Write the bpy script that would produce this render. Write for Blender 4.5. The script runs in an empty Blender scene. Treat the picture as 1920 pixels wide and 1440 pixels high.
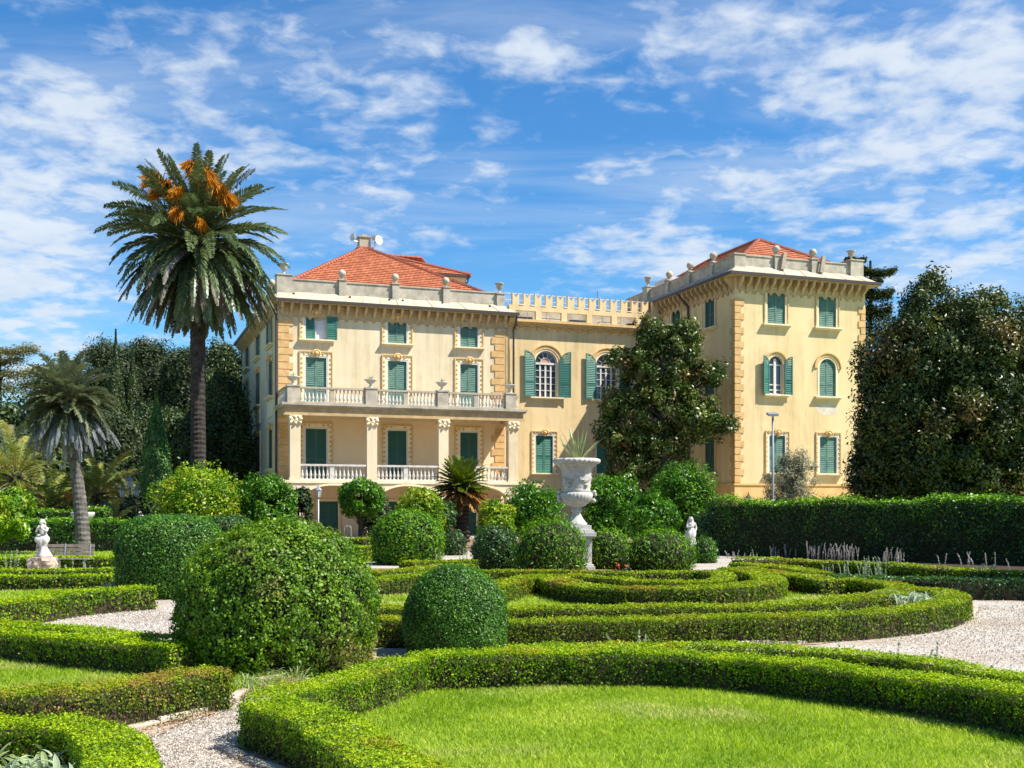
import bpy, math, random
import numpy as np
from mathutils import Vector, Matrix
R = math.radians
rng = np.random.default_rng(7); random.seed(7)
scene = bpy.context.scene
COL = scene.collection

# ------------------------------------------------------------------ camera, sky, sun, exposure
F = 2120.0; EYE = 1.6; HOR = 960.0            # focal length in photo pixels, eye height, horizon row of the survey
cam = bpy.data.cameras.new("camera"); co = bpy.data.objects.new("camera", cam); COL.objects.link(co)
cam.sensor_width = 36; cam.lens = F/1920*36; cam.shift_y = 240/1920; cam.clip_start = .1; cam.clip_end = 3000
co.location = (0, 0, EYE); co.rotation_euler = (R(90), 0, 0); scene.camera = co
scene.view_settings.view_transform = 'Standard'; scene.view_settings.look = 'None'
scene.view_settings.exposure = 0.95; scene.view_settings.gamma = 1
scene.cycles.max_bounces = 6; scene.cycles.diffuse_bounces = 3; scene.cycles.transmission_bounces = 4
scene.cycles.transparent_max_bounces = 4; scene.cycles.glossy_bounces = 2
scene.cycles.sample_clamp_indirect = 6
SUN_AZ = -15.0; SUN_EL = 52.5                  # azimuth from +X towards +Y
sd = Vector((math.cos(R(SUN_EL))*math.cos(R(SUN_AZ)), math.cos(R(SUN_EL))*math.sin(R(SUN_AZ)), math.sin(R(SUN_EL))))
sl = bpy.data.lights.new("sun", 'SUN'); sl.energy = 5.0; sl.angle = R(.5); sl.color = (1, .955, .87)
so = bpy.data.objects.new("sun", sl); COL.objects.link(so); so.rotation_euler = sd.to_track_quat('Z', 'Y').to_euler()

def NT(t):
    N, L = t.nodes, t.links
    def new(typ, **kw):
        n = N.new(typ)
        for k, v in kw.items():
            if k.startswith('i_'): n.inputs[k[2:]].default_value = v
            else: setattr(n, k, v)
        return n
    def link(a, b): L.new(a, b)
    def M(op, a, b=None, c=None, clamp=False):
        n = N.new('ShaderNodeMath'); n.operation = op; n.use_clamp = clamp
        for i, x in enumerate((a, b, c)):
            if x is None: continue
            if isinstance(x, (int, float)): n.inputs[i].default_value = x
            else: L.new(x, n.inputs[i])
        return n.outputs[0]
    return N, L, new, link, M

def build_world():
    w = bpy.data.worlds.new("World"); scene.world = w; w.use_nodes = True
    t = w.node_tree; t.nodes.clear(); N, L, new, link, M = NT(t)
    sky = new('ShaderNodeTexSky', sky_type='NISHITA', sun_disc=False, sun_elevation=R(SUN_EL), sun_rotation=R(90-SUN_AZ),
              altitude=50, air_density=1.0, dust_density=.15, ozone_density=2.2)
    tc = new('ShaderNodeTexCoord'); sx = new('ShaderNodeSeparateXYZ'); link(tc.outputs['Generated'], sx.inputs[0])
    x, y, z = sx.outputs
    zz = M('MAXIMUM', M('ADD', z, .14), .03)
    cx = new('ShaderNodeCombineXYZ'); link(M('DIVIDE', x, zz), cx.inputs[0]); link(M('DIVIDE', y, zz), cx.inputs[1])
    n1 = new('ShaderNodeTexNoise', i_Scale=5.2, i_Detail=9.0, i_Roughness=.56, i_Distortion=.15); link(cx.outputs[0], n1.inputs['Vector'])
    mp = new('ShaderNodeMapping'); mp.inputs['Rotation'].default_value = (0, 0, R(35)); mp.inputs['Scale'].default_value = (.8, 2.6, 1); link(cx.outputs[0], mp.inputs[0])
    n2 = new('ShaderNodeTexNoise', i_Scale=1.3, i_Detail=8.0, i_Roughness=.62, i_Distortion=.5); link(mp.outputs[0], n2.inputs['Vector'])
    # where the banks of cloud hang that day, as directions (tangents of azimuth and elevation)
    ya = M('MAXIMUM', M('ABSOLUTE', y), .05)
    az = M('DIVIDE', x, ya); el = M('DIVIDE', z, ya)
    banks = [(-.44, .22, .10, .14, .30), (-.40, .37, .07, .05, .20), (-.19, .42, .10, .035, .13), (-.085, .365, .03, .018, .20),
             (.03, .405, .05, .025, .17), (.24, .41, .15, .05, .22), (.43, .42, .07, .07, .24), (.34, .36, .09, .04, .2),
             (.22, .295, .12, .032, .20), (.10, .235, .09, .03, .16), (.16, .215, .10, .035, .17), (.40, .235, .10, .06, .24),
             (.37, .31, .08, .02, .15), (-.02, .305, .05, .012, .13), (-.29, .40, .05, .02, .14), (-.30, .33, .12, .04, .08),
             (-.17, .24, .10, .03, .10), (-.20, .33, .20, .06, .07), (.03, .26, .035, .10, -.07), (.13, .345, .11, .022, -.05), (-.10, .29, .12, .06, .06), (.0, .42, .15, .03, .05),
             (-.05, .22, .07, .05, -.05), (.45, .33, .05, .03, .05)]
    tot = None
    for cx_, cy_, rx, ry, wt in banks:
        a = M('POWER', M('ABSOLUTE', M('MULTIPLY', M('SUBTRACT', az, cx_), 1/rx)), 2.0)
        b = M('POWER', M('ABSOLUTE', M('MULTIPLY', M('SUBTRACT', el, cy_), 1/ry)), 2.0)
        g = M('MULTIPLY', M('EXPONENT', M('MULTIPLY', M('ADD', a, b), -1.0)), wt*.8)
        tot = g if tot is None else M('ADD', tot, g)
    ahead = M('GREATER_THAN', y, .05)
    tot = M('MULTIPLY', tot, ahead)
    n4 = new('ShaderNodeTexNoise', i_Scale=14.0, i_Detail=6.0, i_Roughness=.55, i_Distortion=.3); link(cx.outputs[0], n4.inputs['Vector'])
    d = M('ADD', M('ADD', M('MULTIPLY', n1.outputs['Fac'], .62), M('MULTIPLY', n4.outputs['Fac'], .46)), tot)
    dens = new('ShaderNodeMapRange', interpolation_type='SMOOTHSTEP'); link(d, dens.inputs['Value'])
    dens.inputs['From Min'].default_value = .555; dens.inputs['From Max'].default_value = .84
    veil = new('ShaderNodeMapRange', interpolation_type='SMOOTHSTEP'); link(M('ADD', n2.outputs['Fac'], M('MULTIPLY', tot, .55)), veil.inputs['Value'])
    veil.inputs['From Min'].default_value = .42; veil.inputs['From Max'].default_value = .80; veil.inputs['To Max'].default_value = .45
    fac = M('MAXIMUM', dens.outputs[0], veil.outputs[0])
    n3 = new('ShaderNodeTexNoise', i_Scale=6.0, i_Detail=6.0, i_Roughness=.6); link(cx.outputs[0], n3.inputs['Vector'])
    cc = new('ShaderNodeMix', data_type='RGBA'); link(n3.outputs['Fac'], cc.inputs['Factor'])
    cc.inputs['A'].default_value = (7.6, 9.2, 11.2, 1); cc.inputs['B'].default_value = (12.5, 13.0, 13.6, 1)
    hs = new('ShaderNodeHueSaturation', i_Saturation=1.22, i_Value=1.7); link(sky.outputs[0], hs.inputs['Color'])
    tn = new('ShaderNodeMix', data_type='RGBA', blend_type='MULTIPLY'); tn.inputs['Factor'].default_value = 1; tn.inputs['B'].default_value = (.72, 1.12, 1.32, 1); link(hs.outputs[0], tn.inputs['A'])
    mx = new('ShaderNodeMix', data_type='RGBA'); link(M('MULTIPLY', fac, .90), mx.inputs['Factor'])
    link(tn.outputs['Result'], mx.inputs['A']); link(cc.outputs['Result'], mx.inputs['B'])
    bg = new('ShaderNodeBackground', i_Strength=.040); link(mx.outputs['Result'], bg.inputs[0])
    out = new('ShaderNodeOutputWorld'); link(bg.outputs[0], out.inputs[0])
build_world()

# ------------------------------------------------------------------ survey helpers: photo measurements -> metres on real planes
def G(px, py, h=0.0):
    Z = (EYE-h)*F/(py-HOR); return ((px-960)/F*Z, Z)
def AX(px, Z): return (px-960)/F*Z
def HZ(py, Z): return EYE+(HOR-py)/F*Z
YAW = R(19.64); CA, SA = math.cos(YAW), math.sin(YAW); BX, BZ = -15.31, 73.7
def FU(px, v=0.0):
    d = (px-960)/F; return (d*(BZ+v*CA)-(BX-v*SA))/(CA-d*SA)
def FH(px, py, v=0.0):
    u = FU(px, v); return EYE+(HOR-py)/F*(BZ+u*SA+v*CA)
def SV(px, u=0.0):
    d = (px-960)/F; return (BX+u*CA-d*(BZ+u*SA))/(SA+d*CA)
def SH(px, py, u=0.0):
    v = SV(px, u); return EYE+(HOR-py)/F*(BZ+u*SA+v*CA)

# ------------------------------------------------------------------ materials
def mat_base(name):
    m = bpy.data.materials.new(name); m.use_nodes = True
    t = m.node_tree; t.nodes.clear(); return m, NT(t)
def stained(name, c1, c2, c3=None, scale=.6, rough=.85, bump=.15, bscale=30, spec=.25, streak=False):
    m, (N, L, new, link, M) = mat_base(name)
    tc = new('ShaderNodeTexCoord'); n = new('ShaderNodeTexNoise', i_Scale=scale, i_Detail=8.0, i_Roughness=.6)
    if streak:
        mp = new('ShaderNodeMapping'); mp.inputs['Scale'].default_value = (1, 1, .22); link(tc.outputs['Object'], mp.inputs[0]); link(mp.outputs[0], n.inputs['Vector'])
    else: link(tc.outputs['Object'], n.inputs['Vector'])
    r = new('ShaderNodeValToRGB'); link(n.outputs['Fac'], r.inputs[0])
    e = r.color_ramp.elements; e[0].position = .36; e[0].color = (*c1, 1); e[1].position = .64; e[1].color = (*c2, 1)
    if c3: k = r.color_ramp.elements.new(.76); k.color = (*c3, 1)
    col = r.outputs[0]
    if streak:
        mp2 = new('ShaderNodeMapping'); mp2.inputs['Scale'].default_value = (2.6, 2.6, .16); link(tc.outputs['Object'], mp2.inputs[0])
        ns = new('ShaderNodeTexNoise', i_Scale=1.0, i_Detail=7.0, i_Roughness=.65); link(mp2.outputs[0], ns.inputs['Vector'])
        nb = new('ShaderNodeTexNoise', i_Scale=.35, i_Detail=5.0, i_Roughness=.7, i_Distortion=.8); link(tc.outputs['Object'], nb.inputs['Vector'])
        rs = new('ShaderNodeValToRGB'); link(M('MULTIPLY', M('ADD', ns.outputs['Fac'], nb.outputs['Fac']), .5), rs.inputs[0]); rs.color_ramp.elements[0].position = .36; rs.color_ramp.elements[0].color = (.80, .77, .72, 1); rs.color_ramp.elements[1].position = .52; rs.color_ramp.elements[1].color = (1, 1, 1, 1)
        mm = new('ShaderNodeMix', data_type='RGBA', blend_type='MULTIPLY'); mm.inputs['Factor'].default_value = 1; link(col, mm.inputs['A']); link(rs.outputs[0], mm.inputs['B']); col = mm.outputs['Result']
    b = new('ShaderNodeTexNoise', i_Scale=bscale, i_Detail=5.0); link(tc.outputs['Object'], b.inputs['Vector'])
    bp = new('ShaderNodeBump', i_Strength=bump, i_Distance=.03); link(b.outputs['Fac'], bp.inputs['Height'])
    p = new('ShaderNodeBsdfPrincipled', i_Roughness=rough); p.inputs['Specular IOR Level'].default_value = spec
    link(col, p.inputs['Base Color']); link(bp.outputs[0], p.inputs['Normal'])
    o = new('ShaderNodeOutputMaterial'); link(p.outputs[0], o.inputs[0]); return m
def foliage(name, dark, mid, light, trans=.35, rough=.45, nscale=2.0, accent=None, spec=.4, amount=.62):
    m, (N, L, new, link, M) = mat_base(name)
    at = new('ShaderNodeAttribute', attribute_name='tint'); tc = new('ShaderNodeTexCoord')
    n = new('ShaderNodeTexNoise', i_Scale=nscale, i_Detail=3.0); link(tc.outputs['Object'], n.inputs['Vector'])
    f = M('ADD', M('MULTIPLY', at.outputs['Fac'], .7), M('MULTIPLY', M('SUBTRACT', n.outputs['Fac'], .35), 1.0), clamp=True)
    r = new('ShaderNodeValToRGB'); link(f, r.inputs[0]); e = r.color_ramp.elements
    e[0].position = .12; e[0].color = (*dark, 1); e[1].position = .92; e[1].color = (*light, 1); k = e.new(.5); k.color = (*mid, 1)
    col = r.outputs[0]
    if accent:
        n2 = new('ShaderNodeTexNoise', i_Scale=nscale*.7, i_Detail=4.0); link(tc.outputs['Object'], n2.inputs['Vector'])
        g = M('MULTIPLY', M('MULTIPLY', M('SUBTRACT', n2.outputs['Fac'], amount-.08, clamp=True), 6.0, clamp=True), M('GREATER_THAN', at.outputs['Fac'], .35))
        mx = new('ShaderNodeMix', data_type='RGBA'); link(g, mx.inputs['Factor']); link(col, mx.inputs['A']); mx.inputs['B'].default_value = (*accent, 1); col = mx.outputs['Result']
    p = new('ShaderNodeBsdfPrincipled', i_Roughness=rough); p.inputs['Specular IOR Level'].default_value = spec; link(col, p.inputs['Base Color'])
    tr = new('ShaderNodeBsdfTranslucent'); hs = new('ShaderNodeHueSaturation', i_Saturation=1.1, i_Value=1.25); link(col, hs.inputs['Color']); link(hs.outputs[0], tr.inputs[0])
    ms = new('ShaderNodeMixShader', i_Fac=trans); link(p.outputs[0], ms.inputs[1]); link(tr.outputs[0], ms.inputs[2])
    o = new('ShaderNodeOutputMaterial'); link(ms.outputs[0], o.inputs[0]); return m
def plain(name, c, rough=.6, metal=0, spec=.4):
    m, (N, L, new, link, M) = mat_base(name)
    tc = new('ShaderNodeTexCoord'); n = new('ShaderNodeTexNoise', i_Scale=3.0, i_Detail=6.0); link(tc.outputs['Object'], n.inputs['Vector'])
    mx = new('ShaderNodeMix', data_type='RGBA'); link(n.outputs['Fac'], mx.inputs['Factor'])
    mx.inputs['A'].default_value = (*[x*.78 for x in c], 1); mx.inputs['B'].default_value = (*[min(1, x*1.2) for x in c], 1)
    p = new('ShaderNodeBsdfPrincipled', i_Roughness=rough, i_Metallic=metal); p.inputs['Specular IOR Level'].default_value = spec
    link(mx.outputs['Result'], p.inputs['Base Color']); o = new('ShaderNodeOutputMaterial'); link(p.outputs[0], o.inputs[0]); return m

MT = {}
MT['plaster_cream'] = stained('plaster_cream', (.66, .54, .345), (.75, .62, .425), (.68, .565, .39), .5, streak=True)
MT['plaster_yellow'] = stained('plaster_yellow', (.66, .49, .25), (.76, .58, .32), (.70, .55, .33), .45, streak=True)
MT['plaster_pale'] = stained('plaster_pale', (.56, .52, .38), (.66, .62, .47), (.60, .55, .42), .4, streak=True)
MT['plaster_ochre'] = stained('plaster_ochre', (.58, .36, .13), (.72, .47, .19), (.64, .42, .18), 1.2)
MT['plaster_inner'] = stained('plaster_inner', (.74, .56, .36), (.80, .62, .40), None, .5)
MT['quoin'] = stained('quoin', (.54, .33, .13), (.68, .43, .19), (.58, .38, .18), 2.2, bump=.4)
MT['moulding'] = stained('moulding', (.58, .37, .15), (.70, .47, .21), None, 3)
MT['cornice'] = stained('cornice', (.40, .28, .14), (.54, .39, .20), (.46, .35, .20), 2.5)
MT['trim'] = stained('trim', (.74, .60, .38), (.84, .71, .48), None, 2)
MT['stone_grey'] = stained('stone_grey', (.33, .29, .22), (.52, .46, .36), (.24, .21, .17), 1.4, bump=.35)
MT['stone_pale'] = stained('stone_pale', (.36, .30, .22), (.48, .41, .32), (.25, .20, .15), 3.5, bump=.3)
MT['flashing'] = stained('flashing', (.40, .33, .235), (.50, .42, .31), (.33, .26, .18), 1.5)
MT['stone_white'] = stained('stone_white', (.48, .455, .41), (.64, .61, .55), (.33, .30, .25), 4.0, bump=.25, bscale=22)
MT['marble'] = stained('marble', (.38, .355, .31), (.56, .53, .475), (.22, .195, .155), 6.0, bump=.25, bscale=22)
MT['rock'] = stained('rock', (.26, .18, .12), (.55, .44, .34), (.70, .64, .56), 6.0, bump=.9, bscale=14)
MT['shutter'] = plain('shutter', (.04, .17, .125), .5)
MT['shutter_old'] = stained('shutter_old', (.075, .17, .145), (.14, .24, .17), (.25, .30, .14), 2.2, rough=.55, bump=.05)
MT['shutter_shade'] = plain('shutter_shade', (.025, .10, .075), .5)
MT['white_paint'] = plain('white_paint', (.62, .60, .56), .5)
MT['gutter'] = plain('gutter', (.055, .042, .036), .5)
MT['iron_grey'] = plain('iron_grey', (.22, .23, .24), .5)
MT['dark'] = plain('dark', (.02, .018, .016), .9)
MT['curtain'] = plain('curtain', (.6, .62, .66), .8)
MT['pinkish'] = plain('pinkish', (.52, .27, .17), .5)
MT['metal'] = plain('metal', (.42, .43, .43), .4, .5)
MT['wood_grey'] = stained('wood_grey', (.20, .16, .12), (.36, .29, .22), None, 5, bump=.3)
MT['bark'] = stained('bark', (.018, .014, .012), (.058, .046, .037), None, 4, bump=.9, bscale=14)
MT['bark_pale'] = stained('bark_pale', (.07, .062, .055), (.16, .145, .125), None, 4, bump=.7, bscale=14)
MT['twigs'] = stained('twigs', (.012, .016, .005), (.035, .032, .015), None, 9, bump=.9, bscale=40)
MT['twigs_brown'] = stained('twigs_brown', (.02, .016, .008), (.075, .05, .025), (.02, .026, .008), 9, bump=.9, bscale=40)
MT['dirt'] = stained('dirt', (.30, .20, .125), (.48, .36, .25), (.20, .13, .08), 6, bump=.8, bscale=60)
MT['soil'] = stained('soil', (.16, .10, .06), (.28, .18, .11), (.10, .07, .04), 4, bump=.8, bscale=30)
def glass_mat():
    m, (N, L, new, link, M) = mat_base('glass')
    p = new('ShaderNodeBsdfPrincipled', i_Roughness=.06); p.inputs['Base Color'].default_value = (.05, .055, .07, 1); p.inputs['Specular IOR Level'].default_value = .9
    o = new('ShaderNodeOutputMaterial'); link(p.outputs[0], o.inputs[0]); return m
MT['glass'] = glass_mat()
def tile_mat():
    m, (N, L, new, link, M) = mat_base('roof_tile')
    tc = new('ShaderNodeTexCoord'); b = new('ShaderNodeTexBrick', i_Scale=1.0)
    b.inputs['Color1'].default_value = (.36, .095, .034, 1); b.inputs['Color2'].default_value = (.55, .185, .070, 1); b.inputs['Mortar'].default_value = (.33, .09, .045, 1)
    b.inputs['Mortar Size'].default_value = .028; b.inputs['Brick Width'].default_value = .30; b.inputs['Row Height'].default_value = .42; b.inputs['Mortar Smooth'].default_value = .6
    link(tc.outputs['UV'], b.inputs['Vector'])
    n = new('ShaderNodeTexNoise', i_Scale=1.5, i_Detail=7.0); link(tc.outputs['Object'], n.inputs['Vector'])
    mx = new('ShaderNodeMix', data_type='RGBA', blend_type='MULTIPLY', clamp_result=False); mx.inputs['Factor'].default_value = .5
    r = new('ShaderNodeValToRGB'); link(n.outputs['Fac'], r.inputs[0]); r.color_ramp.elements[0].position = .3; r.color_ramp.elements[0].color = (.55, .55, .55, 1); r.color_ramp.elements[1].position = .65
    link(b.outputs['Color'], mx.inputs['A']); link(r.outputs[0], mx.inputs['B'])
    p = new('ShaderNodeBsdfPrincipled', i_Roughness=.8); link(mx.outputs['Result'], p.inputs['Base Color'])
    bp = new('ShaderNodeBump', i_Strength=.6, i_Distance=.06); link(b.outputs['Fac'], bp.inputs['Height']); bp.invert = True; link(bp.outputs[0], p.inputs['Normal'])
    o = new('ShaderNodeOutputMaterial'); link(p.outputs[0], o.inputs[0]); return m
MT['tile'] = tile_mat()
def gravel_mat():
    m, (N, L, new, link, M) = mat_base('gravel')
    tc = new('ShaderNodeTexCoord'); v = new('ShaderNodeTexVoronoi', i_Scale=52.0); link(tc.outputs['Object'], v.inputs['Vector'])
    r = new('ShaderNodeValToRGB'); sp = new('ShaderNodeSeparateColor'); link(v.outputs['Color'], sp.inputs[0]); link(sp.outputs[0], r.inputs[0])
    e = r.color_ramp.elements; e[0].position = 0; e[0].color = (.17, .145, .12, 1); e[1].position = 1; e[1].color = (.60, .545, .47, 1)
    k = e.new(.3); k.color = (.35, .31, .265, 1); k = e.new(.62); k.color = (.48, .43, .37, 1)
    n = new('ShaderNodeTexNoise', i_Scale=.7, i_Detail=6.0); link(tc.outputs['Object'], n.inputs['Vector'])
    r2 = new('ShaderNodeValToRGB'); link(n.outputs['Fac'], r2.inputs[0]); r2.color_ramp.elements[0].position = .34; r2.color_ramp.elements[0].color = (.80, .70, .60, 1); r2.color_ramp.elements[1].position = .58
    mx = new('ShaderNodeMix', data_type='RGBA', blend_type='MULTIPLY'); mx.inputs['Factor'].default_value = 1; link(r.outputs[0], mx.inputs['A']); link(r2.outputs[0], mx.inputs['B'])
    p = new('ShaderNodeBsdfPrincipled', i_Roughness=.9); link(mx.outputs['Result'], p.inputs['Base Color'])
    bp = new('ShaderNodeBump', i_Strength=.8, i_Distance=.015); link(v.outputs['Distance'], bp.inputs['Height']); bp.invert = True; link(bp.outputs[0], p.inputs['Normal'])
    o = new('ShaderNodeOutputMaterial'); link(p.outputs[0], o.inputs[0]); return m
MT['gravel'] = gravel_mat()
MT['lawn'] = stained('lawn', (.17, .28, .02), (.28, .39, .04), (.38, .44, .09), 1.4, bump=.9, bscale=120)
MT['grass'] = foliage('grass_blades', (.15, .27, .012), (.33, .46, .034), (.56, .62, .11), .42, .6, .9, accent=(.60, .57, .22), amount=.62, spec=.2)
MT['box'] = foliage('box_leaves', (.05, .12, .003), (.17, .30, .005), (.42, .53, .008), .34, .5, 3.0, accent=(.34, .25, .03), amount=.68, spec=.22)
MT['box_far'] = foliage('box_leaves_far', (.05, .10, .004), (.15, .24, .006), (.33, .41, .012), .32, .55, 2.0, accent=(.28, .20, .03), amount=.62, spec=.2)
MT['box_olive'] = foliage('box_leaves_olive', (.03, .08, .005), (.10, .21, .008), (.27, .40, .02), .30, .45, 2.5, accent=(.26, .20, .06), amount=.66, spec=.3)
MT['box_brown'] = foliage('box_leaves_brown', (.05, .10, .004), (.17, .26, .006), (.42, .48, .010), .32, .5, 5.0, accent=(.34, .22, .05), amount=.53, spec=.22)
MT['hedge_dark'] = foliage('tall_hedge_leaves', (.006, .028, .002), (.022, .085, .004), (.20, .40, .010), .14, .45, 1.2, spec=.3)  # shade of the hedge face and sun on its top put into the ramp
MT['box_deep'] = foliage('box_leaves_deep', (.015, .065, .007), (.05, .155, .012), (.15, .31, .025), .24, .45, 3.0, spec=.35)
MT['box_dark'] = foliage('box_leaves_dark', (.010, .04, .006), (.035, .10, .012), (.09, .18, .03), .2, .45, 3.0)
MT['yew'] = foliage('yew_sprays', (.02, .08, .004), (.08, .21, .006), (.24, .42, .012), .28, .5, 3.0, spec=.25)
MT['laurel'] = foliage('laurel_leaves', (.012, .06, .003), (.05, .17, .005), (.20, .38, .012), .28, .4, 1.6, spec=.35)
MT['citrus'] = foliage('citrus_leaves', (.03, .10, .004), (.13, .27, .007), (.42, .50, .02), .32, .4, 2.0, accent=(.55, .55, .06), amount=.6, spec=.3)
MT['magnolia'] = foliage('magnolia_leaves', (.018, .045, .005), (.062, .102, .011), (.19, .225, .04), .15, .38, .8, accent=(.22, .13, .035), amount=.64, spec=.35)
MT['magnolia_r'] = foliage('magnolia_leaves_dense', (.010, .026, .003), (.036, .066, .008), (.14, .16, .026), .12, .42, .5, accent=(.16, .10, .025), amount=.62, spec=.35)
MT['dark_fir'] = foliage('evergreen_sprays', (.010, .022, .006), (.024, .048, .011), (.085, .105, .028), .12, .6, .35)
MT['dark_oak'] = foliage('holm_oak_leaves', (.013, .030, .007), (.034, .066, .014), (.12, .155, .035), .18, .5, .5)
MT['cypress'] = foliage('cypress_sprays', (.03, .09, .018), (.065, .16, .03), (.13, .25, .05), .2, .55, 1.2)
MT['olive'] = foliage('olive_leaves', (.14, .15, .08), (.24, .25, .15), (.40, .40, .27), .25, .5, 2)
MT['pine'] = foliage('pine_needles', (.10, .11, .04), (.20, .19, .08), (.32, .28, .13), .2, .6, .6)
MT['frond'] = foliage('palm_frond', (.035, .065, .020), (.085, .125, .045), (.23, .27, .12), .22, .38, .7, spec=.6)
MT['frond_grey'] = foliage('palm_frond_grey', (.06, .085, .05), (.12, .15, .075), (.24, .25, .12), .2, .5, .7)
MT['frond_yellow'] = foliage('palm_frond_yellow', (.08, .13, .02), (.18, .23, .045), (.42, .36, .10), .3, .4, .8, accent=(.50, .34, .09), amount=.62)
MT['frond_dead'] = foliage('dead_frond', (.10, .085, .06), (.19, .165, .12), (.34, .30, .23), .15, .7, 1.0)
MT['frond_dead_grey'] = foliage('dead_frond_grey', (.10, .11, .11), (.17, .19, .19), (.28, .30, .29), .15, .7, 1.0)
MT['fruit'] = foliage('fruit_stalks', (.34, .11, .010), (.58, .23, .015), (.74, .38, .05), .3, .5, 3)
MT['cycad_green'] = foliage('cycad_green', (.05, .10, .012), (.12, .18, .02), (.26, .30, .04), .25, .35, 1.5, spec=.6)
MT['cycad_brown'] = foliage('cycad_brown', (.10, .045, .015), (.28, .15, .045), (.55, .36, .12), .25, .5, 1.5)
MT['agave'] = foliage('agave_leaf', (.10, .15, .06), (.30, .34, .14), (.62, .58, .30), .12, .4, 7)
MT['silver'] = foliage('silver_leaf', (.18, .25, .13), (.33, .40, .24), (.56, .60, .42), .25, .7, 5)
MT['spike'] = foliage('flower_spike', (.24, .22, .19), (.38, .35, .32), (.54, .50, .47), .2, .8, 5)
MT['weed'] = foliage('weed_blades', (.12, .20, .05), (.26, .34, .12), (.48, .50, .26), .3, .5, 4)
MT['flower_red'] = foliage('red_petals', (.45, .03, .02), (.70, .08, .04), (.80, .25, .12), .3, .5, 5)

# ------------------------------------------------------------------ mesh helpers
class MB:
    def __init__(s, T=None): s.v, s.f, s.T = [], [], T
    def add(s, vs, fs):
        o = len(s.v)
        if s.T: vs = [s.T(*p) for p in vs]
        s.v += [tuple(p) for p in vs]; s.f += [tuple(i+o for i in q) for q in fs]; return s
    def box(s, x0, x1, y0, y1, z0, z1):
        return s.add([(x0, y0, z0), (x1, y0, z0), (x1, y1, z0), (x0, y1, z0), (x0, y0, z1), (x1, y0, z1), (x1, y1, z1), (x0, y1, z1)],
                     [(0, 3, 2, 1), (4, 5, 6, 7), (0, 1, 5, 4), (1, 2, 6, 5), (2, 3, 7, 6), (3, 0, 4, 7)])
    def prism(s, poly, y0, y1):            # poly in x,z extruded along y
        n = len(poly)
        return s.add([(x, y0, z) for x, z in poly]+[(x, y1, z) for x, z in poly],
                     [tuple(range(n)), tuple(range(2*n-1, n-1, -1))]+[(i, (i+1) % n+0, (i+1) % n+n, i+n) for i in range(n)])
    def prism_x(s, poly, x0, x1):          # poly in y,z extruded along x
        n = len(poly)
        return s.add([(x0, y, z) for y, z in poly]+[(x1, y, z) for y, z in poly],
                     [tuple(range(n)), tuple(range(2*n-1, n-1, -1))]+[(i, (i+1) % n, (i+1) % n+n, i+n) for i in range(n)])
    def tube(s, pts, rad, n=8, caps=True):
        P = [Vector(p) for p in pts]; k = len(P)
        if not hasattr(rad, '__len__'): rad = [rad]*k
        vs, fs = [], []; ref = Vector((0, 0, 1))
        for i in range(k):
            d = (P[min(i+1, k-1)]-P[max(i-1, 0)]).normalized()
            a = d.cross(ref)
            if a.length < .05: a = d.cross(Vector((1, 0, 0)))
            a.normalize(); b = d.cross(a)
            for j in range(n):
                t = 2*math.pi*j/n; vs.append(P[i]+(a*math.cos(t)+b*math.sin(t))*rad[i])
        for i in range(k-1):
            for j in range(n): fs.append((i*n+j, i*n+(j+1) % n, (i+1)*n+(j+1) % n, (i+1)*n+j))
        if caps: fs += [tuple(range(n-1, -1, -1)), tuple((k-1)*n+j for j in range(n))]
        return s.add(vs, fs)
    def lathe(s, prof, c=(0, 0, 0), n=16, mod=None):
        vs, fs = [], []; k = len(prof)
        for i, (r, z) in enumerate(prof):
            for j in range(n):
                t = 2*math.pi*j/n; rr = r*(mod(i, t) if mod else 1); vs.append((c[0]+rr*math.cos(t), c[1]+rr*math.sin(t), c[2]+z))
        for i in range(k-1):
            for j in range(n): fs.append((i*n+j, i*n+(j+1) % n, (i+1)*n+(j+1) % n, (i+1)*n+j))
        fs += [tuple(range(n-1, -1, -1)), tuple((k-1)*n+j for j in range(n))]
        return s.add(vs, fs)
    def ball(s, c, r, n=10, sz=1.0):
        return s.lathe([(max(r*math.sin(math.pi*i/n), .002), -r*sz*math.cos(math.pi*i/n)) for i in range(n+1)], c, n+4)
    def mesh(s, name, m):
        me = bpy.data.meshes.new(name); me.from_pydata(s.v, [], s.f); me.materials.append(m); me.update(); return me
def link_obj(name, data, parent=None):
    o = bpy.data.objects.new(name, data); COL.objects.link(o)
    if parent: o.parent = parent
    return o
def part(name, mb, m, parent, smooth=False, label=None):
    me = mb.mesh(name, MT[m] if isinstance(m, str) else m) if isinstance(mb, MB) else mb
    if smooth: me.polygons.foreach_set('use_smooth', [True]*len(me.polygons))
    o = link_obj(name, me, parent)
    if label: o['label'] = label
    return o
def tag(o, label=None, cat=None, group=None, kind=None):
    for k, v in (('label', label), ('category', cat), ('group', group), ('kind', kind)):
        if v: o[k] = v
    return o
def thing(name, label, cat, loc=(0, 0, 0), rz=0, group=None, kind=None):
    o = bpy.data.objects.new(name, None); COL.objects.link(o); o.location = loc; o.rotation_euler = (0, 0, rz)
    o.empty_display_size = .2; return tag(o, label, cat, group, kind)
def copy_tree(o, parent=None):
    c = o.copy(); COL.objects.link(c); c.parent = parent
    for ch in list(o.children): copy_tree(ch, c)
    return c
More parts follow.
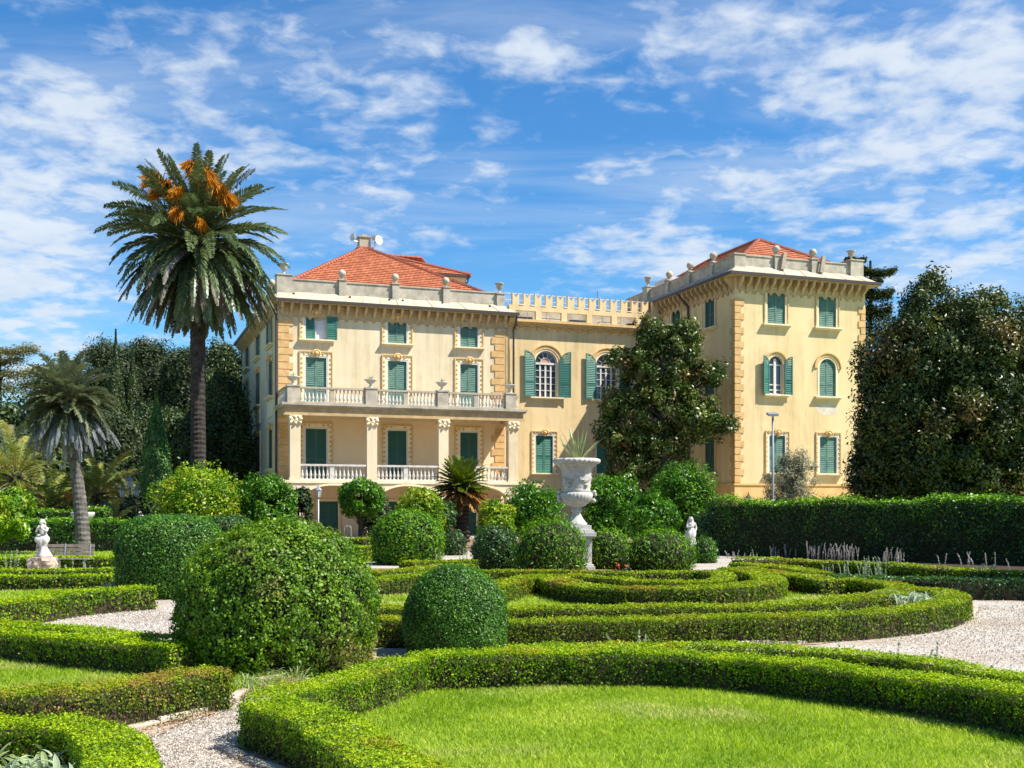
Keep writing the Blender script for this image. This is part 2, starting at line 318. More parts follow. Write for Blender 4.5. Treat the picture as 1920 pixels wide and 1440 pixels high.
def np_mesh(name, V, Q, m, tint=None):
    V = np.asarray(V, np.float32); Q = np.asarray(Q, np.int32); nf, k = Q.shape
    me = bpy.data.meshes.new(name); me.vertices.add(len(V)); me.vertices.foreach_set('co', V.ravel())
    me.loops.add(nf*k); me.loops.foreach_set('vertex_index', Q.ravel())
    me.polygons.add(nf); me.polygons.foreach_set('loop_start', np.arange(0, nf*k, k, dtype=np.int32))
    if tint is not None:
        a = me.attributes.new('tint', 'FLOAT', 'POINT'); a.data.foreach_set('value', np.asarray(tint, np.float32))
    me.materials.append(MT[m]); me.update(calc_edges=True); return me
def unit(a): return a/np.maximum(np.linalg.norm(a, axis=1, keepdims=True), 1e-9)
def noise(P, s, k=0):
    x, y, z = (P*s).T
    return (np.sin(x*1.7+y*2.3+k)+np.sin(y*1.9-z*2.6+1.3*k)+np.sin(z*2.1+x*2.9+.7*k)+.6*np.sin(x*5.1-y*4.3+z*4.7+k)+.6*np.sin(y*6.3+z*5.7-x*3.1))/3.2
def leaf_mesh(name, P, Nn, size, m, asp=.55, spread=.8, tint=None, along=None, svar=.35, fold=.12):
    """diamond leaves at P, facing Nn blended with a random direction"""
    n = len(P); Nn = unit(unit(Nn)+rng.normal(0, spread, (n, 3)))
    a = rng.normal(size=(n, 3)) if along is None else along+rng.normal(0, .45, (n, 3))
    a = unit(a-Nn*(a*Nn).sum(1, keepdims=True)); b = np.cross(Nn, a)
    s = size*(1+rng.uniform(-svar, svar, (n, 1)))
    V = np.stack([P-a*s*.5, P+b*s*asp*.5+Nn*s*fold, P+a*s*.5, P-b*s*asp*.5+Nn*s*fold], 1).reshape(-1, 3)
    if tint is None: tint = rng.random(n)
    return np_mesh(name, V, np.arange(n*4).reshape(-1, 4), m, np.repeat(tint, 4))

# ------------------------------------------------------------------ ground
def sheet(name, poly, z, m, kind='structure', label=None):
    me = bpy.data.meshes.new(name); me.from_pydata([(x, y, z) for x, y in poly], [], [tuple(range(len(poly)))]); me.materials.append(MT[m])
    o = link_obj(name, me)
    if me.polygons[0].normal.z < 0: me.flip_normals()
    return tag(o, label=label, kind=kind)
sheet('ground', [(-900, -60), (900, -60), (900, 1200), (-900, 1200)], 0, 'gravel')

# ------------------------------------------------------------------ villa
VT = "large cream yellow three storey villa with red tiled roofs, green shutters and a columned balcony"
villa = thing('villa', VT, 'villa', (BX, BZ, 0), YAW)
W0, LV = 15.93, 20.3                      # left block: width and depth
U2, V2, RW, RD = 27.9, -10.4, 10.0, 17.5  # right block: left wall, front plane, width, depth
EL, ER, EW = 15.25, 16.85, 13.2
def wall(name, T, x0, x1, z0, z1, holes, m, depth=.28, extra=None):
    """a wall face on y=0 with real openings and reveals; holes: (xa,xb,za,zb,arched)"""
    b = MB(T); xs = sorted({x0, x1, *[h[0] for h in holes], *[h[1] for h in holes]}); zs = sorted({z0, z1, *[h[2] for h in holes], *[h[3] for h in holes]})
    for i in range(len(xs)-1):
        for j in range(len(zs)-1):
            xm, zm = (xs[i]+xs[i+1])/2, (zs[j]+zs[j+1])/2
            if any(h[0] < xm < h[1] and h[2] < zm < h[3] for h in holes): continue
            b.add([(xs[i], 0, zs[j]), (xs[i+1], 0, zs[j]), (xs[i+1], 0, zs[j+1]), (xs[i], 0, zs[j+1])], [(0, 1, 2, 3)])
    for h in holes:
        xa, xb, za, zb = h[:4]; arched = len(h) > 4 and h[4]
        if arched:
            r = (xb-xa)/2; cx = (xa+xb)/2; rz = h[5] if len(h) > 5 else r; sp = zb-rz; n = 14
            pts = [(cx-r*math.cos(math.pi*k/n), sp+rz*math.sin(math.pi*k/n)) for k in range(n+1)]
            for k in range(n):
                (ax, az), (bx, bz) = pts[k], pts[k+1]
                b.add([(ax, 0, az), (bx, 0, bz), (bx, 0, zb), (ax, 0, zb)], [(0, 1, 2, 3)])
                b.add([(ax, 0, az), (bx, 0, bz), (bx, depth, bz), (ax, depth, az)], [(0, 3, 2, 1)])
            tops = sp
        else:
            b.add([(xa, 0, zb), (xb, 0, zb), (xb, depth, zb), (xa, depth, zb)], [(0, 3, 2, 1)]); tops = zb
        b.add([(xa, 0, za), (xa, 0, tops), (xa, depth, tops), (xa, depth, za)], [(0, 3, 2, 1)])
        b.add([(xb, 0, za), (xb, 0, tops), (xb, depth, tops), (xb, depth, za)], [(0, 1, 2, 3)])
        b.add([(xa, 0, za), (xb, 0, za), (xb, depth, za), (xa, depth, za)], [(0, 1, 2, 3)])
    return part(name, b, m, villa)
def TF(v): return lambda x, y, z: (x, v+y, z)          # a front facing the garden
def TS(u): return lambda x, y, z: (u+y, -x, z)         # a side facing left
def archpoly(xa, xb, za, zb, rz=None, n=14):
    r = (xb-xa)/2; cx = (xa+xb)/2; rz = rz or r; sp = zb-rz
    return [(xa, za), (xb, za)]+[(cx+r*math.cos(math.pi*k/n), sp+rz*math.sin(math.pi*k/n)) for k in range(n+1)]
def shutter_mb(T, w, h, y, x0, z0, mir=False, arch=0, louvre=.125, ang=0):
    """one leaf hinged at x0, extending +x (or -x if mir); arch: extra rise at the free edge"""
    sgn = -1 if mir else 1; ca, sa = math.cos(ang), math.sin(ang)
    def L(x, yy, z):
        X = x0+sgn*(x*ca+yy*sa); Y = y-x*sa+yy*ca
        return T(X, Y, z0+z)
    b = MB(L); st, t = .075, .045
    def top(x): return h+(arch*math.sin(math.acos(max(0, min(1, 1-x/w)))) if arch else 0)
    for xa in (0, w-st):
        b.prism([(xa, 0), (xa+st, 0), (xa+st, top(xa+st)), (xa, top(xa))], 0, t)
    for za, hh in ((0, .12), (h*.40, .10)): b.box(st, w-st, .001, t-.001, za, za+hh)
    n = 8
    for k in range(n):
        xa = st+(w-2*st)*k/n; xb = st+(w-2*st)*(k+1)/n
        b.prism([(xa, top(xa)-.09), (xb, top(xb)-.09), (xb, top(xb)), (xa, top(xa))], .002, t-.002)
    z = .13
    while z < h+arch-.12:
        if not (h*.40-.05 < z < h*.40+.10):
            xs = st
            if z > h-.1:
                while xs < w-st and top(xs)-.1 < z+.04: xs += .03
            if xs < w-st-.03: b.add([(xs, .006, z), (w-st, .006, z), (w-st, .038, z+louvre*.85), (xs, .038, z+louvre*.85)], [(0, 1, 2, 3)])
        z += louvre
    b.add([(st, .042, .1), (w-st, .042, .1), (w-st, .042, h-.05), (st, .042, h-.05)], [(0, 1, 2, 3)])
    return b
def surround(T, xa, xb, za, zb, kind, win, wd=.42, sill=True, crest=True, m='moulding'):
    if kind == 'rich':                                 # beaded band with an outer moulding, crest above, sill below
        b = MB(T); i = .10
        for x0, x1, z0, z1 in ((xa-wd, xa-i, za, zb+wd), (xb+i, xb+wd, za, zb+wd), (xa-i, xb+i, zb+i, zb+wd)):
            b.box(x0, x1, -.035, .0, z0, z1)
        o = part('surround', b, 'trim', win)
        e = MB(T)
        for x0, x1, z0, z1 in ((xa-wd, xa-wd+.07, za, zb+wd-.07), (xb+wd-.07, xb+wd, za, zb+wd-.07), (xa-wd, xb+wd, zb+wd-.07, zb+wd), ):
            e.box(x0, x1, -.095, -.03, z0, z1)
        z = za+.16
        while z < zb+wd*.45:
            for x in (xa-wd*.62, xb+wd*.62):
                e.add([(x-.085, -.04, z), (x, -.04, z-.10), (x+.085, -.04, z), (x, -.04, z+.10), (x, -.11, z)], [(0, 1, 4), (1, 2, 4), (2, 3, 4), (3, 0, 4)])
            z += .31
        x = xa-wd*.2
        while x < xb+wd*.3:
            if abs(x-(xa+xb)/2) > .3:
                zz = zb+wd*.55; e.add([(x-.10, -.04, zz), (x, -.04, zz-.085), (x+.10, -.04, zz), (x, -.04, zz+.085), (x, -.11, zz)], [(0, 1, 4), (1, 2, 4), (2, 3, 4), (3, 0, 4)])
            x += .31
        part('moulding', e, m, win)
        f = MB(T)
        for x0, x1, z0, z1 in ((xa-i, xa, za, zb), (xb, xb+i, za, zb), (xa-i, xb+i, zb, zb+i)): f.box(x0, x1, -.02, .03, z0, z1)
        part('frame', f, 'white_paint', win)
        if crest:
            c = MB(T); cx = (xa+xb)/2; zc = zb+wd*.62
            for k in range(9):
                t = math.pi*(k/8); c.ball((cx+.24*math.cos(t), -.12, zc+.20*math.sin(t)), .085, 5)
            c.ball((cx, -.14, zc), .15, 6); c.ball((cx, -.12, zc-.2), .09, 5)
            part('crest', c, 'moulding', win, True)
    elif kind == 'plain':
        b = MB(T); i = .16
        for x0, x1, z0, z1 in ((xa-i, xa, za, zb+i), (xb, xb+i, za, zb+i), (xa, xb, zb, zb+i)): b.box(x0, x1, -.03, .02, z0, z1)
        part('frame', b, 'trim', win)
        e = MB(T); j = .24
        for x0, x1, z0, z1 in ((xa-j, xa-i, za, zb+j), (xb+i, xb+j, za, zb+j), (xa-i, xb+i, zb+i, zb+j)): e.box(x0, x1, -.08, .0, z0, z1)
        part('moulding', e, m, win)
    elif kind == 'arch':
        for r0, r1, d, mm, nm in ((0, .14, -.03, 'trim', 'frame'), (.14, wd, -.07, m, 'moulding')):
            b = MB(T); r = (xb-xa)/2; cx = (xa+xb)/2; sp = zb-r; n = 16
            for k in range(n):
                a, c = math.pi*k/n, math.pi*(k+1)/n
                q = [(cx-(r+p)*math.cos(t), sp+(r+p)*math.sin(t)) for p, t in ((r0, a), (r1, a), (r1, c), (r0, c))]; b.prism(q, d, .01)
            if d == -.03 or wd > .5:
                for s0, s1 in ((xa-r1, xa-r0), (xb+r0, xb+r1)): b.box(s0, s1, d, .01, za, sp)
            part(nm, b, mm, win)
            if d == -.07:
                b = MB(T)
                for k in range(n):
                    a, c = math.pi*k/n, math.pi*(k+1)/n
                    q = [(cx-(r+p)*math.cos(t), sp+(r+p)*math.sin(t)) for p, t in ((r1-.09, a), (r1, a), (r1, c), (r1-.09, c))]; b.prism(q, -.13, -.065)
                part('hood', b, m, win)
    if sill:
        e = wd if kind == 'rich' else .34
        b = MB(T); b.box(xa-e-.06, xb+e+.06, -.28, .02, za-.09, za); b.box(xa-e, xb+e, -.16, .0, za-.17, za-.092); part('sill', b, 'trim', win)
def closed_pair(T, xa, xb, za, zb, win, m, y=.06, arch=0, ang=(0, 0)):
    w = (xb-xa)/2-.006; h = zb-za-arch
    for mir, x0, a in ((False, xa+.003, ang[0]), (True, xb-.003, ang[1])):
        part('shutter', shutter_mb(T, w, h, y, x0, za+.01, mir, arch*.98, ang=a), m, win)
def pane_back(T, xa, xb, za, zb, win, m='dark', y=.26):
    b = MB(T); b.add([(xa, y, za), (xb, y, za), (xb, y, zb), (xa, y, zb)], [(0, 1, 2, 3)]); part('interior', b, m, win)
def window(T, xa, xb, za, zb, kind='rich', shut='old', sill=True, crest=True, wd=.42, name='window', arch=False, gap=(0, 0)):
    w = thing(name, None, None); w.parent = villa
    m = {'old': 'shutter_old', 'green': 'shutter', 'shade': 'shutter_shade'}[shut]
    surround(T, xa, xb, za, zb, 'arch' if arch else kind, w, wd, sill, crest)
    closed_pair(T, xa, xb, za, zb, w, m, .07, (xb-xa)/2 if arch else 0, gap)
    pane_back(T, xa, xb, za, zb, w)
    return w
# --- left block, front wall
rows = {}
def avg(vals): return sum(vals)/len(vals)
TOPW = [(573.2, 612), (727.3, 762.2), (863, 895.6)]
zt0 = avg([FH(573, 635), FH(727, 643), FH(863, 651.9)]); zt1 = avg([FH(573, 591), FH(727, 601), FH(863, 609.6)])
zm1 = avg([FH(573, 669), FH(726, 677), FH(863, 682.5)]); zl1 = avg([FH(573, 803.5), FH(726, 807), FH(863.5, 811)])
FLB, FLL = 8.45, 3.62                                  # balcony floor, loggia floor
cols = [(FU(a), FU(b)) for a, b in TOPW]
holes = [(a, b, zt0, zt1) for a, b in cols]+[(a, b, FLB, zm1) for a, b in cols]+[(a, b, FLL, zl1) for a, b in cols]
gd = (FU(597.5), FU(634), .0, FH(615, 940))
gd2 = (FU(726), FU(764), .0, gd[3]); gd3 = (FU(866), FU(893), .0, gd[3])
holes += [gd, gd2, gd3]
wall('front_wall', TF(0), 0, W0, 7.75, EL+.3, [h for h in holes if h[2] > 8], 'plaster_cream')
wall('loggia_wall', TF(0), 0, W0, 0, 7.75, [h for h in holes if h[2] < 8], 'plaster_inner')
T = TF(0)
for i, (a, b) in enumerate(cols):
    if i == 0:                                         # left leaf closed, right leaf folded back, curtain inside
        w = thing('window', None, None); w.parent = villa; surround(T, a, b, zt0, zt1, 'rich', w)
        mid = (a+b)/2
        part('shutter', shutter_mb(T, (b-a)*.42, zt1-zt0, .07, a+.003, zt0+.01), 'shutter', w)
        part('shutter', shutter_mb(T, (b-a)*.50, zt1-zt0, -.12, b+.01, zt0+.01, False, ang=.10), 'shutter', w)
        pane_back(T, a, b, zt0, zt1, w, 'curtain', .2)
        f = MB(T)
        for x in (mid-.04, b-.08): f.box(x, x+.07, .12, .17, zt0, zt1)
        part('casement', f, 'white_paint', w)
    else: window(T, a, b, zt0, zt1, crest=i == 1)
    window(T, a, b, FLB, zm1, sill=False, name='balcony_door')
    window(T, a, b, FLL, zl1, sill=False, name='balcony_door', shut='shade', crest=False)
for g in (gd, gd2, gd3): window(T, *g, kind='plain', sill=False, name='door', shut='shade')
# --- left block, side wall
def svr(pa, pb): a, b = SV(pa), SV(pb); return (-max(a, b), -min(a, b))
sc_ = [svr(459.5, 467.5), svr(479, 488), svr(503, 511.5)]
def smean(px, py): return SH(px, py)
zs_top = (SH(507, 648), SH(507, 598)); zs_mid = (SH(507, 745), SH(507, 678)); zs_low = (SH(484, 878), SH(484, 818))
sh = []
for a, b in sc_: sh += [(a, b, *zs_top), (a, b, *zs_mid), (a, b, zs_low[0]-.3, zs_low[1])]
wall('side_wall', TS(0), -LV, 0, 0, EL+.3, sh, 'plaster_pale')
for k, (a, b) in enumerate(sc_):
    for j, (z0, z1) in enumerate((zs_top, zs_mid, (zs_low[0]-.3, zs_low[1]))):
        opened = (k, j) in ((2, 0), (0, 1))
        w = thing('window', None, None); w.parent = villa
        surround(TS(0), a, b, z0, z1, 'rich' if j else 'plain', w, .34, True, j > 0)
        if opened:
            part('shutter', shutter_mb(TS(0), (b-a)*.5, z1-z0, -.14, a, z0, True, ang=-.5), 'shutter', w)
            part('shutter', shutter_mb(TS(0), (b-a)*.5, z1-z0, -.14, b, z0, False, ang=-.5), 'shutter', w)
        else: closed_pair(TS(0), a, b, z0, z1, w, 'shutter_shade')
        pane_back(TS(0), a, b, z0, z1, w)
        if j == 1:
            q = MB(TS(0)); q.box(a-.25, b+.25, -.06, 0, z0-1.35, z0-.2); part('apron', q, 'trim', w)
b = MB(); b.add([(0, LV, 0), (W0+.0, LV, 0), (W0, LV, EL+.3), (0, LV, EL+.3)], [(1, 0, 3, 2)]); b.add([(W0, .0, 0), (W0, LV, 0), (W0, LV, EL+.3), (W0, 0, EL+.3)], [(0, 1, 2, 3)])
part('rear_wall', b, 'plaster_pale', villa)
# --- quoins
def quoins(T, x, z0, z1, side, wide=.98, narrow=.72, hh=.475, start=0):
    b = MB(T); z = z0; k = start
    while z+hh < z1:
        w = wide if k % 2 else narrow
        x0, x1 = (x, x+w) if side > 0 else (x-w, x)
        g = .025; b.box(x0+.0, x1, -.055, .01, z+g, z+hh-g); z += hh; k += 1
    return b
def two_quoins(name, Tf, xf, Ts, xs, z0, z1, **kw):
    a = quoins(Tf, xf, z0, z1, 1, **kw); c = quoins(Ts, xs, z0, z1, -1, **kw); a.v += c.v
    o = len(a.v)-len(c.v); a.f += [tuple(i+o for i in q) for q in c.f]; return part(name, a, 'quoin', villa)
part('quoins', quoins(TF(0), .06, FLB+.1, 14.35, 1), 'quoin', villa); part('quoins', quoins(TF(0), .06, FLL, 7.5, 1), 'quoin', villa)
part('quoins', quoins(TF(0), W0-.22, FLB+.1, 14.35, -1, start=1), 'quoin', villa); part('quoins', quoins(TF(0), W0-.22, FLL, 7.5, -1, start=1), 'quoin', villa)
b = MB(); b.box(0, W0, -.05, .01, 14.38, 14.5); b.box(W0-.16, W0, -.03, .01, 7.9, 14.38); part('frieze_band', b, 'cornice', villa)
# --- cornices
def corbel_row(T, x0, x1, zt, n, dep=.55, hh=.72, w=.17, one=False):
    b = MB(T)
    for k in range(1 if one else n):
        x = x0+(x1-x0)*k/(n-1)-w/2
        prof = [(0, zt), (-dep, zt), (-dep, zt-hh*.22), (-dep*.82, zt-hh*.42), (-dep*.4, zt-hh*.6), (-dep*.22, zt-hh*.86), (-.02, zt-hh), (0, zt-hh)]
        b.prism_x(prof, x, x+w)
    return b
def arcade_row(T, x0, x1, zt, n, w=.17, hh=.80):      # one band whose lower edge is a row of little arches
    b = MB(T); p = (x1-x0)/(n-1); xs, zl = [], []
    for k in range(n-1):
        a = x0+p*k+w/2; c = x0+p*(k+1)-w/2
        for j in range(7): t = math.pi*j/6; xs.append((a+c)/2-(c-a)/2*math.cos(t)); zl.append(zt-hh-.20*(1-math.sin(t)))
    m = len(xs); vs = [(x, -.07, zt-.02) for x in xs]+[(x, -.07, z) for x, z in zip(xs, zl)]+[(x, 0, z) for x, z in zip(xs, zl)]
    return b.add(vs, [(i, i+1, m+i+1, m+i) for i in range(m-1)]+[(m+i, m+i+1, 2*m+i+1, 2*m+i) for i in range(m-1)])
def eave(T, x0, x1, z, ov=.65, m='flashing'):
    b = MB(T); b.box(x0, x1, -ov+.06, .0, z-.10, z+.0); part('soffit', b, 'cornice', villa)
def corbels(T, x0, x1, zt, n, dep=.55, hh=.72):
    for k in range(n): part('corbel', corbel_row(T, x0+(x1-x0)*k/(n-1), x0+(x1-x0)*k/(n-1)+1, zt, 2, dep, hh, one=True), 'cornice', villa)
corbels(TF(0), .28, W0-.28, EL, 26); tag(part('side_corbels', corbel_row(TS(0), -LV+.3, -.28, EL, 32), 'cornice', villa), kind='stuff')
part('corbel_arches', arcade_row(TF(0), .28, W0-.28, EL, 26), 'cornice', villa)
def ring_eave(u0, u1, v0, v1, z, ov, par, name='left'):
    """soffit slab, gutter, sloped flashing and attic parapet round one block; par: parapet inset"""
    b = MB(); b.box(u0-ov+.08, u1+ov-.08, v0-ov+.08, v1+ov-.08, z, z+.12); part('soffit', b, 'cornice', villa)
    b = MB(); o = ov
    for x0, x1, y0, y1 in ((u0-o, u1+o, v0-o, v0-o+.13), (u0-o, u1+o, v1+o-.13, v1+o), (u0-o, u0-o+.13, v0-o+.13, v1+o-.13), (u1+o-.13, u1+o, v0-o+.13, v1+o-.13)):
        b.box(x0, x1, y0, y1, z+.04, z+.22)
    part('gutter', b, 'gutter', villa)
    o -= .14; zi = z+.80; b = MB()
    A = [(u0-o, v0-o), (u1+o, v0-o), (u1+o, v1+o), (u0-o, v1+o)]; I = [(u0+par, v0+par), (u1-par, v0+par), (u1-par, v1-par), (u0+par, v1-par)]
    for k in range(4):
        a0, a1, i0, i1 = Vector((*A[k], z+.18)), Vector((*A[(k+1) % 4], z+.18)), Vector((*I[k], zi)), Vector((*I[(k+1) % 4], zi))
        n = 14
        for j in range(n):
            g = .012
            p = [a0.lerp(a1, (j+g)/n), a0.lerp(a1, (j+1-g)/n), i0.lerp(i1, (j+1-g)/n), i0.lerp(i1, (j+g)/n)]
            up = Vector((0, 0, .03*(j % 2)+.002)); b.add([q+up for q in p]+[q+up-Vector((0, 0, .1)) for q in p], [(0, 1, 2, 3), (4, 5, 1, 0), (5, 6, 2, 1), (7, 4, 0, 3)])
    part('flashing', b, 'flashing', villa)
ring_eave(0, W0, 0, LV, EL, .66, .22)
def parapet(u0, u1, v0, v1, z0, z1, th=.3):
    b = MB()
    b.box(u0, u1, v0, v0+th, z0, z1); b.box(u0, u1, v1-th, v1, z0, z1); b.box(u0, u0+th, v0+th, v1-th, z0, z1); b.box(u1-th, u1, v0+th, v1-th, z0, z1)
    b.box(u0-.05, u1+.05, v0-.05, v0+th+.05, z1+.0, z1+.08)
    b.box(u0-.05, u0+th+.05, v0+th+.05, v1-th-.05, z1, z1+.08)
    part('attic_parapet', b, 'stone_grey', villa)
PZ = FH(720, 536, .25)
parapet(.25, W0-.25, .25, LV-.25, EL+.3, PZ)
def hip_roof(u0, u1, v0, v1, z0, z1, r0, r1, name='roof'):
    """r0,r1: the two ends of the ridge (u,v)"""
    b = MB(); uv = []
    C = [Vector((u0, v0, z0)), Vector((u1, v0, z0)), Vector((u1, v1, z0)), Vector((u0, v1, z0))]; A, B = Vector((*r0, z1)), Vector((*r1, z1))
    slopes = [(C[0], C[1], A, A), (C[1], C[2], B, A), (C[2], C[3], B, B), (C[3], C[0], A, B)]
    me_uv = []
    for p0, p1, q1, q0 in slopes:
        e = (p1-p0); n = e.cross(q0-p0).normalized(); sl_ = ((q0-p0)-e*((q0-p0).dot(e)/e.length_squared)).length
        rows_ = max(3, int(sl_/.42))
        for k in range(rows_):
            t0, t1 = k/rows_, (k+1)/rows_
            a, b_, c, d = p0.lerp(q0, t0), p1.lerp(q1, t0), p1.lerp(q1, t1), p0.lerp(q0, t1)
            L_ = n*.055
            b.add([a+L_, b_+L_, c+n*.004, d+n*.004, a-n*.02, b_-n*.02], [(0, 1, 2, 3), (4, 5, 1, 0)])
            eu = e.normalized()
            def U(p): return ((p-p0).dot(eu), (p-p0-eu*((p-p0).dot(eu))).length)
            me_uv += [U(a), U(b_), U(c), U(d), U(a), U(b_), U(b_), U(a)]
    me = b.mesh(name, MT['tile']); l = me.uv_layers.new(name='UVMap')
    for i, q in enumerate(me_uv): l.data[i].uv = q
    roof = link_obj(name, me, villa)
    t = MB()
    for p, q in ((C[0], A), (C[1], A), (C[2], B), (C[3], B), (A, B)):
        if (q-p).length < .1: continue
        n = int((q-p).length/.42)
        for k in range(n):
            a, c = p.lerp(q, k/n), p.lerp(q, (k+1.08)/n); t.tube([a+Vector((0, 0, .03)), c+Vector((0, 0, .05))], [.17, .12], 6)
    part('ridge_tiles', t, 'tile', roof)
    return roof
ap = (7.9, 10.0); apz = 21.6
r1_ = hip_roof(.75, W0-.75, .75, LV-.75, PZ-.15, apz, (ap[0], ap[1]-.15), (ap[0], ap[1]+.15))
# upper storey behind, with its own hipped roof
b = MB(); b.box(8.6, 17.2, 13.8, 20.1, EL, 20.75); part('attic_storey', b, 'plaster_yellow', villa)
b = MB(); b.box(8.3, 17.5, 13.5, 20.4, 20.75, 20.9); part('gutter', b, 'gutter', villa)
hip_roof(8.3, 17.5, 13.5, 20.4, 20.92, 22.75, (11.2, 16.9), (14.2, 16.9))
b = MB(); b.tube([(17.35, 13.6, 20.8), (17.3, 13.7, 20.4), (17.0, 13.75, 20.1), (17.0, 13.75, 17)], .06); part('downpipe', b, 'gutter', villa)
# chimney with antennas
ch = part('chimney', MB().box(ap[0]-.42, ap[0]+.42, ap[1]-.42, ap[1]+.42, apz-.2, apz+.75).box(ap[0]-.5, ap[0]+.5, ap[1]-.5, ap[1]+.5, apz+.75, apz+.83).box(ap[0]-.2, ap[0]+.2, ap[1]-.2, ap[1]+.2, apz+.83, apz+1.02), 'stone_pale', villa)
part('chimney_base', MB().box(ap[0]-.62, ap[0]+.62, ap[1]-.62, ap[1]+.62, apz-.55, apz-.02), 'tile', ch)
b = MB(); z = apz+.6
b.tube([(ap[0]+.42, ap[1]-.3, z-.2), (ap[0]+.9, ap[1]-.4, z-.2)], .03); b.tube([(ap[0]-.42, ap[1]-.3, z-.2), (ap[0]-.85, ap[1]-.4, z-.2)], .03)
b.tube([(ap[0]+.75, ap[1]-.4, z-.5), (ap[0]+.75, ap[1]-.4, z+.45)], .03); b.tube([(ap[0]-.8, ap[1]-.4, z-.5), (ap[0]-.8, ap[1]-.4, z+.5)], .03)
part('antenna_mast', b, 'metal', villa)
def dish(c, r, face):
    prof = [(.02, -.10), (r*.5, -.08), (r*.85, -.03), (r, .03), (r*.98, .05), (r*.8, 0), (.02, -.05)]
    m = Matrix.Translation(c) @ Vector(face).to_track_quat('Z', 'Y').to_matrix().to_4x4()
    b = MB(lambda x, y, z: tuple(m @ Vector((x, y, z)))); b.lathe(prof, (0, 0, 0), 18); return part('dish_antenna', b, 'white_paint', villa, True)
dish(Vector((ap[0]+1.0, ap[1]-.6, z-.05)), .36, (.5, -1, .1)); dish(Vector((ap[0]+.62, ap[1]-.6, z+.1)), .2, (-.6, -1, .1)); dish(Vector((ap[0]-.95, ap[1]-.55, z+.05)), .28, (-1, -.5, .1))
# finials
def pier(u0, u1, v0, v1, z0, z1):
    b = MB(); b.box(u0, u1, v0, v1, z0, z1-.08); b.box(u0-.05, u1+.05, v0-.05, v1+.05, z1-.08, z1); return part('parapet_pier', b, 'stone_grey', villa)
def ball_finial(u, v, z0, z1, w=.24):
    p = pier(u-w, u+w, v-w, v+w, z0, z1); b = MB(); b.lathe([(.16, 0), (.10, .05), (.07, .12), (.12, .16), (.17, .2)], (u, v, z1), 12); b.ball((u, v, z1+.42), .26, 8); part('ball_finial', b, 'stone_grey', p, True)
URN = [(.16, 0), (.16, .05), (.07, .12), (.06, .22), (.12, .28), (.20, .38), (.22, .55), (.25, .62), (.33, .70), (.30, .72), (.2, .68)]
def urn_finial(u, v, z, p, s=1.0):
    part('urn_finial', MB().lathe([(r*s, h*s) for r, h in URN], (u, v, z), 14), 'stone_pale', p, True)
zP = PZ
p = pier(.0, 1.0, .1, .9, EL+.35, FH(525, 512, 0)); urn_finial(.5, .5, FH(525, 512, 0), p, 1.05)
p = pier(W0-.75, W0-.2, .1, .7, EL+.35, FH(933, 548)); urn_finial(W0-.47, .4, FH(933, 548), p, 1.0)
for px in (641.5, 741, 836): u = FU(px, .3); ball_finial(u, .32, EL+.35, PZ+.22)
for v in (5, 10, 15): ball_finial(.32, v, EL+.35, PZ+.22)
b = MB()
for px in (550, 655, 729, 754, 828, 917): u = FU(px, .2); b.tube([(u, .3, EL+.72), (u, -.05, EL+.66)], .07)
part('drain_spouts', b, 'gutter', villa)
# --- balcony and loggia in front of the left block
BV = -3.5; bu0, bu1 = -.1, W0-.08; TB = TF(BV)
b = MB(); b.box(bu0-.12, bu1+.22, BV-.14, -.003, 8.30, 8.45); b.box(bu0-.05, bu1+.15, BV-.06, -.004, 8.20, 8.30); part('balcony_slab', b, 'stone_grey', villa)
b = MB(); b.box(bu0+.1, bu1-.02, BV+.06, BV+.70, 7.72, 8.20); b.box(bu0+.1, bu0+.5, BV+.70, -.005, 7.72, 8.20); b.box(bu1-.42, bu1-.02, BV+.70, -.005, 7.72, 8.20)
b.box(bu0+.02, bu1+.06, BV-.01, BV+.04, 7.66, 7.74); part('entablature', b, 'cornice', villa)
b = MB(); b.box(bu0+.5, bu1-.42, BV+.7, -.006, 8.02, 8.19); part('loggia_ceiling', b, 'trim', villa)
b = MB(); b.box(bu0, bu1+.1, BV-.05, -.007, 3.42, 3.60); part('loggia_floor', b, 'trim', villa)
cw = .66; cu = [FU(x, BV) for x in (554, 698, 832.3, 963)]
for u in cu:
    c = part('column', MB().box(u-cw/2, u+cw/2, BV+.04, BV+.64, 3.6, 7.05).box(u-cw/2-.05, u+cw/2+.05, BV-.01, BV+.69, 3.6, 3.78), 'plaster_cream', villa)
    k = MB(); k.box(u-cw/2-.06, u+cw/2+.06, BV-.02, BV+.70, 7.56, 7.66); k.box(u-cw/2-.02, u+cw/2+.02, BV+.02, BV+.66, 7.05, 7.56)
    for s in (-1, 1):
        for z_, r in ((7.45, .13), (7.22, .09)): k.ball((u+s*(cw/2-.02), BV-.02, z_), r, 6)
    for j in range(5):
        t = (j-2)*.12; k.ball((u+t, BV-.01, 7.38-abs(t)*.5), .085, 5)
    k.ball((u, BV-.04, 7.52), .1, 5); k.ball((u, BV-.03, 7.18), .10, 5)
    part('capital', k, 'trim', c, True)
BAL = [(.075, 0), (.075, .05), (.05, .07), (.085, .16), (.095, .24), (.06, .40), (.042, .55), (.042, .66), (.06, .70), (.045, .73), (.07, .76), (.07, .80)]
bal_me = MB().lathe(BAL, (0, 0, 0), 8).mesh('baluster', MT['stone_white'])
